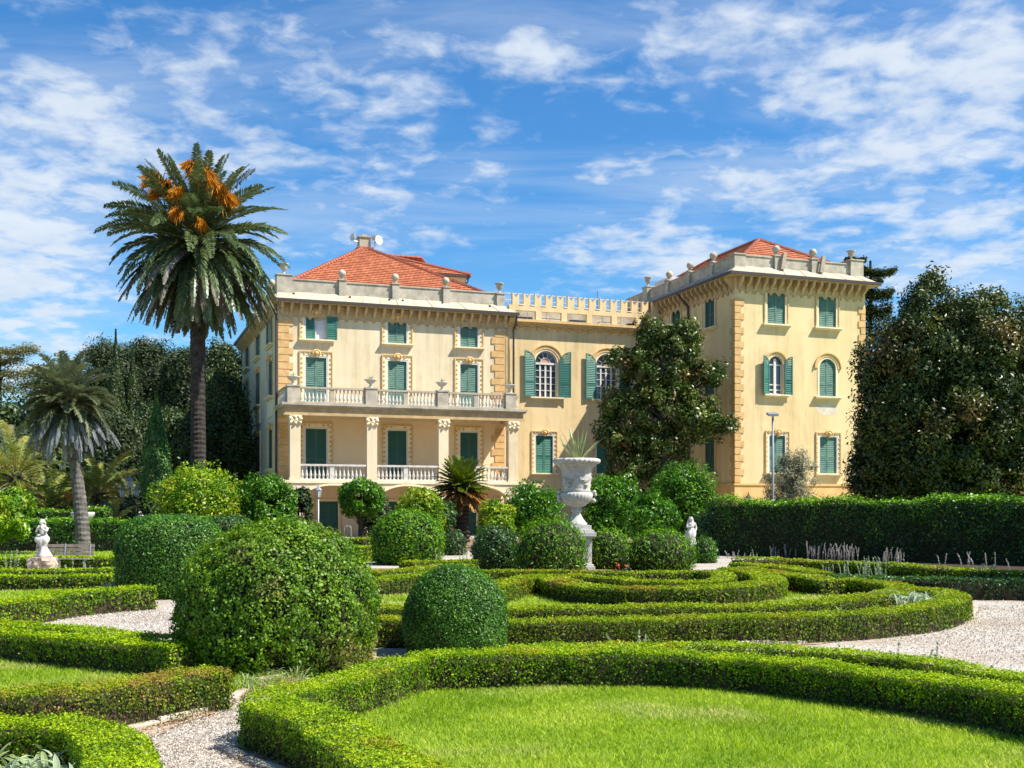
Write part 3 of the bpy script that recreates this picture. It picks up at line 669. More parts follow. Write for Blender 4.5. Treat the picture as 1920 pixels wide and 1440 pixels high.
def balustrade(u0, u1, v, z, m='stone_pale', n=13, post=None, axis='u'):
    b = MB()
    def B(a0, a1, w, z0, z1):
        if axis == 'u': b.box(a0, a1, v-w, v+w, z0, z1)
        else: b.box(v-w, v+w, a0, a1, z0, z1)
    B(u0, u1, .11, z, z+.10); B(u0, u1, .14, z+.90, z+1.02)
    if post:
        for p in post: B(p-.14, p+.14, .10, z+.10, z+.90)
    r = part('balustrade', b, m, villa)
    for k in range(n):
        x = u0+(u1-u0)*(k+.5)/n
        if post and any(abs(x-p) < .22 for p in post): continue
        o = link_obj('baluster', bal_me, r); o.location = (x, v, z+.10) if axis == 'u' else (v, x, z+.10)
        if axis == 'u': o.rotation_euler = (0, 0, random.uniform(0, 1))
    return r
bp_ = [(FU(539, BV), FU(562, BV)), (FU(686, BV), FU(708, BV)), (FU(821, BV), FU(841, BV)), (FU(949, BV), FU(968.5, BV))]
ps = []
for a, c in bp_:
    p = part('balcony_pier', MB().box(a, c, BV+.02, BV+.62, 8.45, 9.46).box(a-.04, c+.04, BV-.02, BV+.66, 9.46, 9.56), 'stone_grey', villa); ps.append(((a+c)/2, BV+.32, 9.56))
posts = [FU(623.5, BV), FU(762, BV), FU(894, BV)]
for k in range(3):
    balustrade(bp_[k][1], bp_[k+1][0], BV+.22, 8.45, n=17, post=[posts[k]])
    balustrade(cu[k]+cw/2, cu[k+1]-cw/2, BV+.22, 3.60, 'stone_white', n=16, post=[posts[k]])
balustrade(BV+.65, -.1, bu0+.25, 8.45, n=10, axis='v'); balustrade(BV+.65, -.1, bu1-.25, 8.45, n=10, axis='v'); balustrade(BV+.65, -.1, bu1-.3, 3.60, 'stone_white', n=10, axis='v')
# arcade below the loggia
ah = []
for k in range(3):
    ah.append((cu[k]+.5, cu[k+1]-.5, -.01, 3.28, True, .85))
wall('arcade_wall', TF(BV+.02), bu0+.05, bu1, 0, 3.42, ah, 'plaster_cream', .55)
wall('arcade_side', TS(bu0+.05), 0, 3.45, 0, 3.42, [], 'plaster_pale')
for h in ah:
    b = MB(); xa, xb = h[0], h[1]; r = (xb-xa)/2; cx = (xa+xb)/2; sp = 3.28-.85; n = 18
    for k in range(n):
        a, c = math.pi*k/n, math.pi*(k+1)/n
        b.add([(cx-(r+o)*math.cos(t), BV+d, sp+(.85+o*.8)*math.sin(t)) for o, t, d in ((0, a, -.04), (.17, a, -.04), (.17, c, -.04), (0, c, -.04), (0, a, .03), (.17, a, .03), (.17, c, .03), (0, c, .03))],
              [(0, 1, 2, 3), (0, 3, 7, 4), (1, 5, 6, 2)])
    part('arch_moulding', b, 'trim', villa)
b = MB(); b.box(.3, W0-.3, -.06, -.002, gd[3]+.22, gd[3]+.30); part('inner_cornice', b, 'trim', villa)
# downpipes
b = MB(); b.tube([(-.08, -.05, EL-.1), (-.07, -.06, 14.4), (-.07, -.06, 0)], .075); b.tube([(-.5, -.5, EL), (-.3, -.3, EL-.45), (-.08, -.06, EL-.8)], .06); part('downpipe', b, 'gutter', villa)
b = MB(); ww = FU(962, 0); b.tube([(W0+.5, -.5, EL+.1), (W0+.5, -.35, EL-.5), (ww, -.12, EL-.9), (ww, -.10, 13.2), (ww, -.10, 0)], .075); part('downpipe', b, 'gutter', villa)
b = MB(); b.tube([(-.10, 4.6, 14.6), (-.12, 4.6, 12), (-.12, 4.4, 10.6), (-.14, 3.4, 9.6), (-.12, 2.0, 9.1)], .03, 5); part('cable', b, 'white_paint', villa)
# --- middle wing
WV = .12; TW = TF(WV)
ww0, ww1 = W0, U2
def az(px, py): return FH(px, py, WV)
zA1 = az(1024, 658); zA0 = az(1024, 745); aw = [(FU(1003.3, WV), FU(1044.9, WV)), (FU(1117.5, WV), FU(1158, WV))]; d_ = aw[1][0]-aw[0][0]
lw = [(FU(1004.5, WV), FU(1036.5, WV))]; lw.append((lw[0][0]+d_, lw[0][1]+d_)); zW0, zW1 = az(1020, 887), az(1020, 817)
CW = az(1000, 611)
wh = [(a, c, zA0, zA1, True) for a, c in aw]+[(a, c, zW0, zW1) for a, c in lw]
wall('wing_wall', TW, ww0, ww1+.02, 0, CW+.2, wh, 'plaster_yellow')
for k, (a, c) in enumerate(aw):
    w = thing('arched_window', None, None); w.parent = villa; surround(TW, a, c, zA0, zA1, 'arch', w, .46, True)
    r = (c-a)/2; sp = zA1-r; sw = (c-a)*.5
    part('shutter', shutter_mb(TW, sw, sp-zA0, -.16, a-.02, zA0, True, r*.95, ang=.06), 'shutter', w)
    part('shutter', shutter_mb(TW, sw, sp-zA0, -.16, c+.10, zA0, False, r*.95, ang=.22), 'shutter', w)
    g = MB(TW); g.prism(archpoly(a, c, zA0, zA1), .22, .24); part('pane', g, 'glass', w)
    f = MB(TW)
    for x, hw in ((a+.03, .05), (a+(c-a)*.26, .055), (a+(c-a)*.5, .06), (a+(c-a)*.74, .055), (c-.03, .05)): f.box(x-hw, x+hw, .15, .215, zA0, sp-.02)
    for j in range(6): zz = zA0+(sp-zA0-.1)*j/5; f.box(a, c, .16, .212, zz-.02+.03, zz+.05)
    f.box(a, c, .10, .214, sp-.12, sp+.02)
    for rr, ww_ in ((r*.46, .045), (r*.97, .05)):
        for j in range(12):
            t0, t1 = math.pi*j/12, math.pi*(j+1)/12; cx = (a+c)/2
            f.prism([(cx-q*math.cos(t), sp+q*math.sin(t)) for q, t in ((rr-ww_, t0), (rr, t0), (rr, t1), (rr-ww_, t1))], .16, .21)
    for j in range(1, 5):
        t = math.pi*j/5; cx = (a+c)/2; f.prism([(cx-r*.46*math.cos(t)-.02, sp+r*.46*math.sin(t)), (cx-r*.46*math.cos(t)+.02, sp+r*.46*math.sin(t)), (cx-r*.95*math.cos(t)+.02, sp+r*.95*math.sin(t)), (cx-r*.95*math.cos(t)-.02, sp+r*.95*math.sin(t))], .165, .208)
    part('casement', f, 'white_paint', w)
    q = MB(TW); cx = (a+c)/2; q.prism([(cx-r*.44*math.cos(math.pi*j/10), sp+r*.44*math.sin(math.pi*j/10)) for j in range(11)], .20, .217); part('fanlight', q, 'pinkish', w)
for a, c in lw: window(TW, a, c, zW0, zW1, shut='green', wd=.34)
b = MB(); v = WV
b.box(ww0+.02, U2-.01, v-.42, v+.3, CW+.06, CW+.18); b.box(ww0+.02, U2-.01, v-.52, v+.3, CW+.18, CW+.36); b.box(ww0+.02, U2-.01, v-.2, v, CW-.12, CW+.06)
part('wing_cornice', b, 'moulding', villa)
b = MB()
for k in range(15): x = ww0+.55+k*.79; part('corbel', MB().box(x, x+.34, v-.34, v, CW-.05, CW+.059).box(x+.06, x+.28, v-.2, v-.003, CW-.30, CW-.05), 'moulding', villa)
b = MB(); b.box(ww0, U2, v+.31, v+12, CW+.1, CW+.2); part('wing_roof', b, 'stone_grey', villa)
zq = CW+.36; b = MB(); n = 13; pitch = .835; x0 = ww0+.30
bt0, bt1 = zq+.62, zq+1.0
b.box(ww0+.05, U2-.02, v-.30, v-.05, bt0, bt1)
for k in range(7): x = ww0+.1+k*1.95; b.box(x, x+.42, v-.31, v-.04, zq, bt0-.002)
part('roof_deck', MB().box(ww0+.1, U2-.1, v+1.3, v+2.0, CW+.2, zq+.95), 'stone_grey', villa)
for k in range(5): x = ww0+.6+k*2.3; part('roof_light', MB().box(x, x+1.7, v+1.0, v+1.28, CW+.2, zq+.42), 'white_paint' if k % 2 else 'glass', villa)
cren = part('battlement', b, 'plaster_yellow', villa)
mw = .50
mer = MB().prism([(0, 0), (mw, 0), (mw, .88), (mw/2, .50), (0, .88)], -.13, .13)
mme = mer.mesh('merlon', MT['plaster_yellow'])
cap = MB(); cap.box(mw+.0, pitch, -.16, .16, 0, .06); cme = cap.mesh('merlon_sill', MT['trim'])
for k in range(14):
    o = link_obj('merlon', mme, cren); o.location = (x0+k*pitch, v-.17, bt1)
    if k < 13: o = link_obj('merlon_sill', cme, cren); o.location = (x0+k*pitch, v-.17, bt1)
b = MB(); b.tube([(ww0, v+.35, bt1+.90), (U2, v+.35, bt1+.90)], .022, 5)
for k in range(9): b.tube([(ww0+.2+k*1.45, v+.35, CW+.2), (ww0+.2+k*1.45, v+.35, bt1+.9)], .018, 4)
b.tube([(ww0, v+.35, bt1+.45), (U2, v+.35, bt1+.45)], .016, 5)
part('handrail', b, 'white_paint', villa)
b = MB(); u = FU(1120, 3); b.tube([(u, 3, CW), (u, 3, FH(1119, 545, 3))], [.035, .02], 5); part('aerial_rod', b, 'gutter', villa)
# second battlemented terrace further back by the right block
b = MB()
for k in range(10): x = 19.5; y = 13.5+k*.9
for k in range(9): b.box(U2-5.2+k*.62, U2-5.2+k*.62+.36, 12.0, 12.3, 15.6, 16.6)
b.box(U2-5.4, U2+.2, 12.0, 12.3, 12.5, 15.6); part('rear_battlement', b, 'stone_grey', villa)
# --- right block
TR, TRS = TF(V2), TS(U2)
def rx(px): return FU(px, V2)
def rz(px, py): return FH(px, py, V2)
top = [(rx(1438.5), rx(1472)), (rx(1534.8), rx(1567.5))]; z0t = avg([rz(1438, 607), rz(1535, 613.5)]); z1t = avg([rz(1438, 547), rz(1535, 553)])
mid = [(rx(1441), rx(1468)), (rx(1536), rx(1567))]; z0m = avg([rz(1441, 738), rz(1536, 744.5)]); z1m = avg([rz(1454, 667), rz(1551, 673.5)])
low = [(rx(1442.5), rx(1472)), (rx(1537), rx(1568.5))]; z0l = avg([rz(1442, 885), rz(1537, 889)]); z1l = avg([rz(1442, 816), rz(1537, 819.5)])
zb_ = rz(1381, 908)
hol = [(U_a, U_b, z0t, z1t) for U_a, U_b in top]+[(a, c, z0m, z1m, True) for a, c in mid]+[(a, c, z0l, z1l) for a, c in low]
RU1 = rx(1622)
wall('front_wall', TR, U2, RU1, zb_, ER+.3, hol, 'plaster_yellow')
for k, (a, c) in enumerate(top): window(TR, a, c, z0t, z1t, 'plain', gap=((.10, .02), (.02, .02))[k])
a, c = mid[0]; w = thing('arched_window', None, None); w.parent = villa; surround(TR, a, c, z0m, z1m, 'arch', w, .34); r = (c-a)/2; sp = z1m-r
part('shutter', shutter_mb(TR, r, sp-z0m, -.15, a-.02, z0m, True, r*.95, ang=.32), 'shutter', w)
part('shutter', shutter_mb(TR, r, sp-z0m, -.15, c+.06, z0m, False, r*.95, ang=.18), 'shutter', w)
g = MB(TR); g.prism(archpoly(a, c, z0m, z1m), .22, .24); part('pane', g, 'glass', w)
f = MB(TR); cx = (a+c)/2; f.box(cx-.09, cx+.09, .10, .21, z0m, sp+r*.7)
for zz in (z0m+.03, z0m+.28, z0m+.62, sp-.05): f.box(a, c, .14, .205, zz, zz+.07)
for x in (a+.03, c-.08): f.box(x, x+.07, .14, .212, z0m, sp)
part('casement', f, 'white_paint', w)
a, c = mid[1]; window(TR, a, c, z0m, z1m, arch=True, wd=.42)
for a, c in low: window(TR, a, c, z0l, z1l, wd=.32)
# side of the right block, in shade
def RS(px): return SV(px, U2)
def RH(px, py): return SH(px, py, U2)
def rng_(pa, pb): a, b = RS(pa), RS(pb); return (-max(a, b), -min(a, b))
s1, s2 = rng_(1321.7, 1340), rng_(1259, 1276)
zt = (RH(1331, 615), RH(1331, 557)); zm = (RH(1331, 742), RH(1331, 682)); zg = (RH(1334, 888), RH(1334, 820))
hs_ = [(s[0], s[1], *z) for s in (s1, s2) for z in (zt, zm, zg)]
wall('side_wall', TRS, -(V2+RD), -V2, zb_, ER+.3, hs_, 'plaster_yellow')
for s in (s1, s2):
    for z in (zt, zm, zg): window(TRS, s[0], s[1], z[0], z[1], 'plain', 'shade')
b = MB(); b.add([(U2, V2+RD, 0), (RU1, V2+RD, 0), (RU1, V2+RD, ER+.3), (U2, V2+RD, ER+.3)], [(1, 0, 3, 2)]); b.add([(RU1, V2, 0), (RU1, V2+RD, 0), (RU1, V2+RD, ER+.3), (RU1, V2, ER+.3)], [(0, 1, 2, 3)])
part('rear_wall', b, 'plaster_yellow', villa)
b = MB(); b.box(U2-.10, RU1+.10, V2-.10, V2+RD, 0, zb_-.06); b.box(U2-.16, RU1+.16, V2-.16, V2+RD, zb_-.06, zb_+.06); part('plinth', b, 'plaster_ochre', villa)
two_quoins('quoins', TR, U2, TRS, -V2+.055, zb_+.1, 15.9, wide=.64, narrow=.42, hh=.46)
part('quoins', quoins(TR, RU1, zb_+.1, 15.9, -1, .55, .36, .46), 'quoin', villa)
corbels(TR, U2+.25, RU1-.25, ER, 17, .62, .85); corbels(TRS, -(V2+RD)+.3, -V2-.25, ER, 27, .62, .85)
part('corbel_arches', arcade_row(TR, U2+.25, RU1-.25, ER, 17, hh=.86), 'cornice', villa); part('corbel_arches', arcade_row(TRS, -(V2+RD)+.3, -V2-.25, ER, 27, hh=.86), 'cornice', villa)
ring_eave(U2, RU1, V2, V2+RD, ER, .76, .25)
PZR = rz(1450, 482); parapet(U2+.28, RU1-.28, V2+.28, V2+RD-.28, ER+.3, PZR)
hip_roof(U2+.8, RU1-.8, V2+.8, V2+RD-.8, PZR-.2, rz(1419, 448)+1.35, (U2+5.0, V2+5.2), (U2+5.0, V2+RD-5.2))
p = pier(U2+.02, U2+.85, V2+.1, V2+.7, ER+.5, PZR+.10)
p = pier(rx(1597), RU1-.05, V2+.1, V2+1.2, ER+.4, rz(1600, 485)); urn_finial(rx(1606), V2+.6, rz(1600, 485), p, .95)
for px in (1461, 1530): ball_finial(rx(px), V2+.35, ER+.4, PZR+.2)
for px in (1467, 1540): u = rx(px); part('leaning_slab', MB().prism([(u-.15, PZR-.75), (u+.15, PZR-.75), (u+.28, PZR+.35), (u+.05, PZR+.35)], V2-.1, V2+.1), 'stone_pale', villa)
for px in (1329, 1286, 1247): v = RS(px); ball_finial(U2+.35, v, ER+.4, PZR+.2)
v = RS(1208); p = pier(U2+.05, U2+.65, v-.4, v+.4, ER+.4, PZR+.35); urn_finial(U2+.3, v, PZR+.35, p, 1.0)
b = MB(); v = RS(1222); b.box(U2+1.0, U2+2.6, v-1, v+1.5, PZR, PZR+.75); part('skylight_housing', b, 'white_paint', villa)
b = MB(); v = RS(1293); b.tube([(U2-.7, v+.6, ER+.1), (U2-.5, v+.3, ER-.3), (U2-.15, v, ER-.9), (U2-.12, v, ER-1.6), (U2-.12, v, 0)], .08); part('downpipe', b, 'gutter', villa)
# planters along the balcony rail: each stands on a pier
BOWL = [(.16, 0), (.17, .05), (.07, .12), (.06, .22), (.13, .27), (.26, .36), (.31, .46), (.40, .50), (.40, .54), (.28, .52), (.02, .48)]
cA, sA = math.cos(YAW), math.sin(YAW)
where = ['leftmost pier of the balcony', 'second pier from the left of the balcony', 'third pier from the left of the balcony', 'rightmost pier of the balcony']
for i, (u, v, z) in enumerate(ps):
    t = thing('planter', 'white bowl with a spiky aloe on the '+where[i], 'planter', (BX+u*cA-v*sA, BZ+u*sA+v*cA, z), 0, 'bowls of aloe on the balcony piers')
    part('bowl', MB().lathe([(r*1.05, h) for r, h in BOWL], (0, 0, 0), 16), 'stone_white', t, True)
    n = 22; th = rng.uniform(0, 6.28, n); ele = rng.uniform(.35, 1.3, n); L = rng.uniform(.2, .42, n)
    b = MB()
    for j in range(n):
        d = Vector((math.cos(th[j])*math.cos(ele[j]), math.sin(th[j])*math.cos(ele[j]), math.sin(ele[j]))); s = d.cross(Vector((0, 0, 1))).normalized()*.03
        o = Vector((0, 0, .5)); b.add([o-s, o+s, o+d*L[j]*.6+s*.7, o+d*L[j], o+d*L[j]*.6-s*.7], [(0, 1, 2, 3, 4)])
    part('aloe', b, 'silver', t)

# ------------------------------------------------------------------ hedges
def smooth_path(pts, step=.08, close=False):
    P = np.array(pts, float); n = len(P); out = []
    E = np.vstack([2*P[0]-P[1], P, 2*P[-1]-P[-2]])
    for i in range(1, n):
        p0, p1, p2, p3 = E[i-1], E[i], E[i+1], E[i+2]; L = np.linalg.norm(p2-p1); k = max(2, int(L/step))
        for j in range(k):
            t = j/k; out.append(.5*((2*p1)+(-p0+p2)*t+(2*p0-5*p1+4*p2-p3)*t*t+(-p0+3*p1-3*p2+p3)*t**3))
    out.append(P[-1]); return np.array(out)
def corner_path(pts, step=.08):
    P = np.array(pts, float); out = []
    for a, b in zip(P[:-1], P[1:]):
        k = max(2, int(np.linalg.norm(b-a)/step)); out += [a+(b-a)*j/k for j in range(k)]
    out.append(P[-1]); return np.array(out)
def offset(path, d):
    t = np.gradient(path, axis=0); t = unit(t); nrm = np.stack([t[:, 1], -t[:, 0]], 1); return path+nrm*d
def hedge(label, pts, w=.40, h=.31, m='box', cover=1.5, size=None, world=False, core='twigs_brown', group='low box hedges of the parterre', name='box_hedge', smooth=True, spread=.5, rough=.022, ptop=.5, cat='hedge'):
    P = [tuple(p) if world else G(p[0], p[1], h) for p in pts]
    path = (smooth_path if smooth else corner_path)(P, .10 if h < .6 else .3)
    seg = np.linalg.norm(np.diff(path, axis=0), axis=1); cum = np.concatenate([[0], np.cumsum(seg)]); L = cum[-1]
    t = unit(np.gradient(path, axis=0)); nr = np.stack([t[:, 1], -t[:, 0]], 1)
    o = thing(name, label, cat, (path[0][0], path[0][1], 0), group=group); base = np.array([path[0][0], path[0][1], 0.])
    c = MB(); k = len(path); i_ = .045 if h < .6 else .1
    for i in range(k):
        pass
    sec = [(-w/2+i_, 0), (-w/2+i_, h-i_*1.4), (-w/2+i_*2, h-i_), (w/2-i_*2, h-i_), (w/2-i_, h-i_*1.4), (w/2-i_, 0)]
    V = []; Fc = []
    for i in range(k):
        for a, z in sec: V.append((path[i][0]+nr[i][0]*a-base[0], path[i][1]+nr[i][1]*a-base[1], z))
    for i in range(k-1):
        for j in range(5): Fc.append((i*6+j, i*6+j+1, (i+1)*6+j+1, (i+1)*6+j))
    Fc += [tuple(range(6)), tuple((k-1)*6+5-j for j in range(6))]
    c.v, c.f = V, Fc; part('stems', c, core, o)
    # leaves: density follows distance along the path (finer near the viewer)
    dist = np.maximum(np.hypot(path[:, 0], path[:, 1]), 6); sz = np.maximum(.019, .0023*dist) if size is None else np.full(k, size)
    dens = cover/(sz**2*.42)*(2*h+w)
    segd = (dens[:-1]+dens[1:])/2*seg; N = int(segd.sum()); cd = np.concatenate([[0], np.cumsum(segd)])/segd.sum()
    u = rng.random(N); s = np.interp(u, cd, cum)
    X = np.stack([np.interp(s, cum, path[:, 0]), np.interp(s, cum, path[:, 1])], 1); NR = unit(np.stack([np.interp(s, cum, nr[:, 0]), np.interp(s, cum, nr[:, 1])], 1)); S = np.interp(s, cum, sz)
    q = rng.random(N); per = 2*h+w; top = q < (w/per)*(.8+ptop*.4); side = np.where(rng.random(N) < .5, -1., 1.)
    zz = np.where(top, h, h*(rng.random(N)**.75)); aa = np.where(top, rng.uniform(-w/2, w/2, N), side*w/2)
    # rounded shoulders and a clipped but uneven surface
    edge = np.abs(aa)/(w/2); zz = zz*(1+.035*np.sin(s*1.3+L)+.02*np.sin(s*3.7)); zz = zz-np.where(top, .05*h*edge**8, 0)
    bare = (~top) & (rng.random(N) < .62*(1-zz/h)+.25*(np.sin(s*2.3+zz*9+L)*np.sin(s*.9+2*L) > .5))
    P3 = np.concatenate([X, zz[:, None]], 1)
    bump = noise(P3, 4.0 if h < .6 else 1.2)*rough*.6+rng.normal(0, rough*.55, N)
    aa = aa+np.where(top, 0, side*bump); zz = zz+np.where(top, bump+np.abs(rng.normal(0, rough*.4, N)), 0)
    endm = rng.random(N) < (w/2)/max(L, .1)*1.3; sgn = np.where(rng.random(N) < .5, 0, k-1)
    Nn = np.where(top[:, None], np.array([0, 0, 1.]), np.concatenate([NR*side[:, None], np.full((N, 1), .02)], 1))
    PX = X+NR*aa[:, None]
    ei = np.where(endm)[0]; si = sgn[ei]; ea = rng.uniform(-w/2, w/2, len(ei)); PX[ei] = path[si]+nr[si]*ea[:, None]+t[si]*(np.where(si == 0, -1, 1)*rng.uniform(-.02, .03, len(ei)))[:, None]
    zz[ei] = h*rng.random(len(ei)); Nn[ei] = np.concatenate([t[si]*np.where(si == 0, -1, 1)[:, None], np.full((len(ei), 1), .3)], 1)
    keep = ~bare; PP = np.concatenate([PX-base[:2], zz[:, None]], 1)[keep]
    tint = np.clip(rng.normal(.5, .24, N)+np.where(top, .2 if h < .6 else .42, -.22-.14*(1-zz/h)), 0, 1)[keep]  # sun and shade painted in: tops tinted lighter, sides darker towards the foot
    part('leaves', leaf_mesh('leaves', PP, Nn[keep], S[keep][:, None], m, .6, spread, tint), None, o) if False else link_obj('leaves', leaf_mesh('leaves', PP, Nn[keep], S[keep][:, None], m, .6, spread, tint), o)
    return o, path
M12 = [(840, 1500), (750, 1434), (695, 1400), (605, 1348), (535, 1324), (492, 1312)]
hedge('low box hedge bounding the front lawn on its near left, running out of frame', M12[:5]+[(500, 1314)], w=.42, h=.31, smooth=True)
hedge('low box hedge from the left tip of the front lawn to the biggest bush', [(498, 1312), (545, 1296), (620, 1275), (702, 1251), (770, 1232)], w=.38, h=.31)
hedge('long low box hedge curving along the back of the front lawn', [(772, 1229), (900, 1225), (1100, 1222), (1250, 1224), (1431, 1233), (1600, 1252), (1750, 1271), (1920, 1297), (2020, 1315)], w=.40, h=.31)
hedge('low box hedge behind the lawn hedge, beside the pale gravel at right', [(953, 1213), (1200, 1210), (1431, 1213), (1580, 1221), (1700, 1233), (1850, 1255), (1980, 1278)], w=.34, h=.30)
hedge('outermost low box hedge of the parterre, turning round beside the pale gravel', [(540, 1150), (650, 1157), (755, 1160), (950, 1162), (1200, 1160), (1400, 1157), (1550, 1151), (1670, 1143), (1748, 1134), (1786, 1123), (1783, 1113), (1752, 1106), (1710, 1101)], w=.46, h=.33, m='box_far')
hedge('second low box hedge of the parterre, wrapping the curved grass strip', [(560, 1128), (700, 1136), (767, 1139), (950, 1141), (1200, 1138), (1400, 1134), (1530, 1128), (1620, 1120), (1675, 1111), (1692, 1102), (1675, 1095), (1625, 1089), (1575, 1086)], w=.5, h=.31, m='box_far')
hedge('low box hedge just right of the small clipped bush, angling to a point', [(880, 1106), (930, 1097), (970, 1087), (1008, 1078)], w=.5, h=.33, m='box_far')
hedge('low box hedge scroll in front of the urn, sweeping right and curling back', [(1021, 1079), (1055, 1090), (1110, 1098), (1194, 1102), (1334, 1102), (1405, 1096), (1444, 1087), (1430, 1077), (1400, 1070), (1368, 1065)], w=.6, h=.33, m='box_far')
hedge('straight low box hedge at the foot of the urn and round bushes', [(888, 1071), (1014, 1071), (1180, 1073), (1300, 1071), (1345, 1074), (1358, 1080), (1345, 1087), (1300, 1090), (1230, 1090), (1130, 1084), (1070, 1077)], w=.45, h=.33, m='box_far')
hedge('low box hedge between the biggest bush and the small clipped bush', [(600, 1090), (702, 1087), (770, 1080), (823, 1072), (880, 1066)], w=.55, h=.33, m='box_far')
hedge('low box hedge loop behind the small clipped bush', [(690, 1073), (760, 1068), (830, 1062), (880, 1060)], w=.6, h=.33, m='box_far')
hedge('short box hedge at the right foot of the round bush before the columns', [(764, 1055), (820, 1052), (885, 1050)], w=.6, h=.35, m='box_far')
hedge('short straight box hedge block beside the low round bush at right', [(1384, 1048), (1461, 1047)], w=.7, h=.4, m='box_far')
hedge('low box hedge above the red flowers inside the right of the parterre', [(1400, 1064), (1440, 1072), (1500, 1079), (1560, 1087)], w=.55, h=.33, m='box_far')
hedge('low box hedge behind the one above the red flowers', [(1380, 1056), (1440, 1060), (1500, 1068), (1545, 1074)], w=.5, h=.33, m='box_far')
hedge('long thin low hedge at the foot of the tall hedge, under the flower spikes', [(1461, 1049), (1560, 1053), (1700, 1060), (1920, 1074), (2060, 1083)], w=.45, h=.34, m='box_far')
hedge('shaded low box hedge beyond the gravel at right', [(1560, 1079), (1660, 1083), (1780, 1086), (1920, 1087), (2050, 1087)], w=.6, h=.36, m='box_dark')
hedge('broad low box hedge at left above the triangle of gravel', [(-60, 1135), (0, 1128), (139, 1111), (274, 1101)], w=.5, h=.36, m='box')
hedge('far one of two low hedges between the gravel and the left lawn', [(-60, 1160), (0, 1166), (139, 1179), (236, 1190), (333, 1199)], w=.34, h=.31, m='box')
hedge('near one of two low hedges above the left lawn', [(-60, 1172), (0, 1181), (139, 1195), (278, 1207), (345, 1214)], w=.34, h=.31, m='box')
hedge('low browning box hedge below the left lawn', [(-60, 1306), (0, 1301), (139, 1292), (278, 1272), (361, 1258), (412, 1252)], w=.40, h=.33, m='box_brown')
hedge('low box hedge curling round the silver leaved plants in the near left corner', [(-60, 1352), (0, 1354), (100, 1354), (165, 1361), (205, 1380), (226, 1410), (222, 1450), (195, 1500)], w=.37, h=.31)
hedge('low hedge behind the siren statue and its rock', [(-40, 1046), (100, 1046), (228, 1046)], w=.5, h=.33, m='box')
hedge('low hedge just in front of the rock of the siren statue', [(-40, 1068), (100, 1068), (218, 1066)], w=.45, h=.3, m='box')
hedge('lowest of the thin hedges between the siren statue and the far left lawn', [(-40, 1079), (60, 1080), (215, 1078)], w=.45, h=.3, m='box')
hedge('short hedge at the foot of the small tree with a bare trunk', [(668, 1010), (705, 1009)], w=.9, h=.45, m='box')
hedge('low hedge crossing in front of the small tree with a bare trunk', [(650, 1026), (700, 1027)], w=.8, h=.45, m='box')
# tall hedges
def tall(label, a, b, w, h, m, **kw): return hedge(label, [a, b], w=w, h=h, m=m, world=True, smooth=False, group=kw.pop('group', 'tall clipped hedges round the garden'), core='twigs', name='tall_hedge', rough=kw.pop('rough', .09), cover=kw.pop('cover', 1.25), size=kw.pop('size', .11), **kw)
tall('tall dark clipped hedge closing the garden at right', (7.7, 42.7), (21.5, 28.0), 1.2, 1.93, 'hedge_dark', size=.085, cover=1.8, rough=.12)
tall('tall clipped hedge behind the wooden bench', (AX(-120, 46), 46), (AX(470, 46), 46), 1.2, HZ(978, 45.5), 'laurel')
tall('bright clipped hedge behind the bowl and the left palm trunk', (AX(62, 51), 51), (AX(203, 51), 51), 1.2, HZ(956, 50.5), 'laurel')
tall('dark low hedge in front of the right block of the villa', (AX(1190, 58), 58), (AX(1450, 56), 56), 1.4, 1.5, 'box_dark')

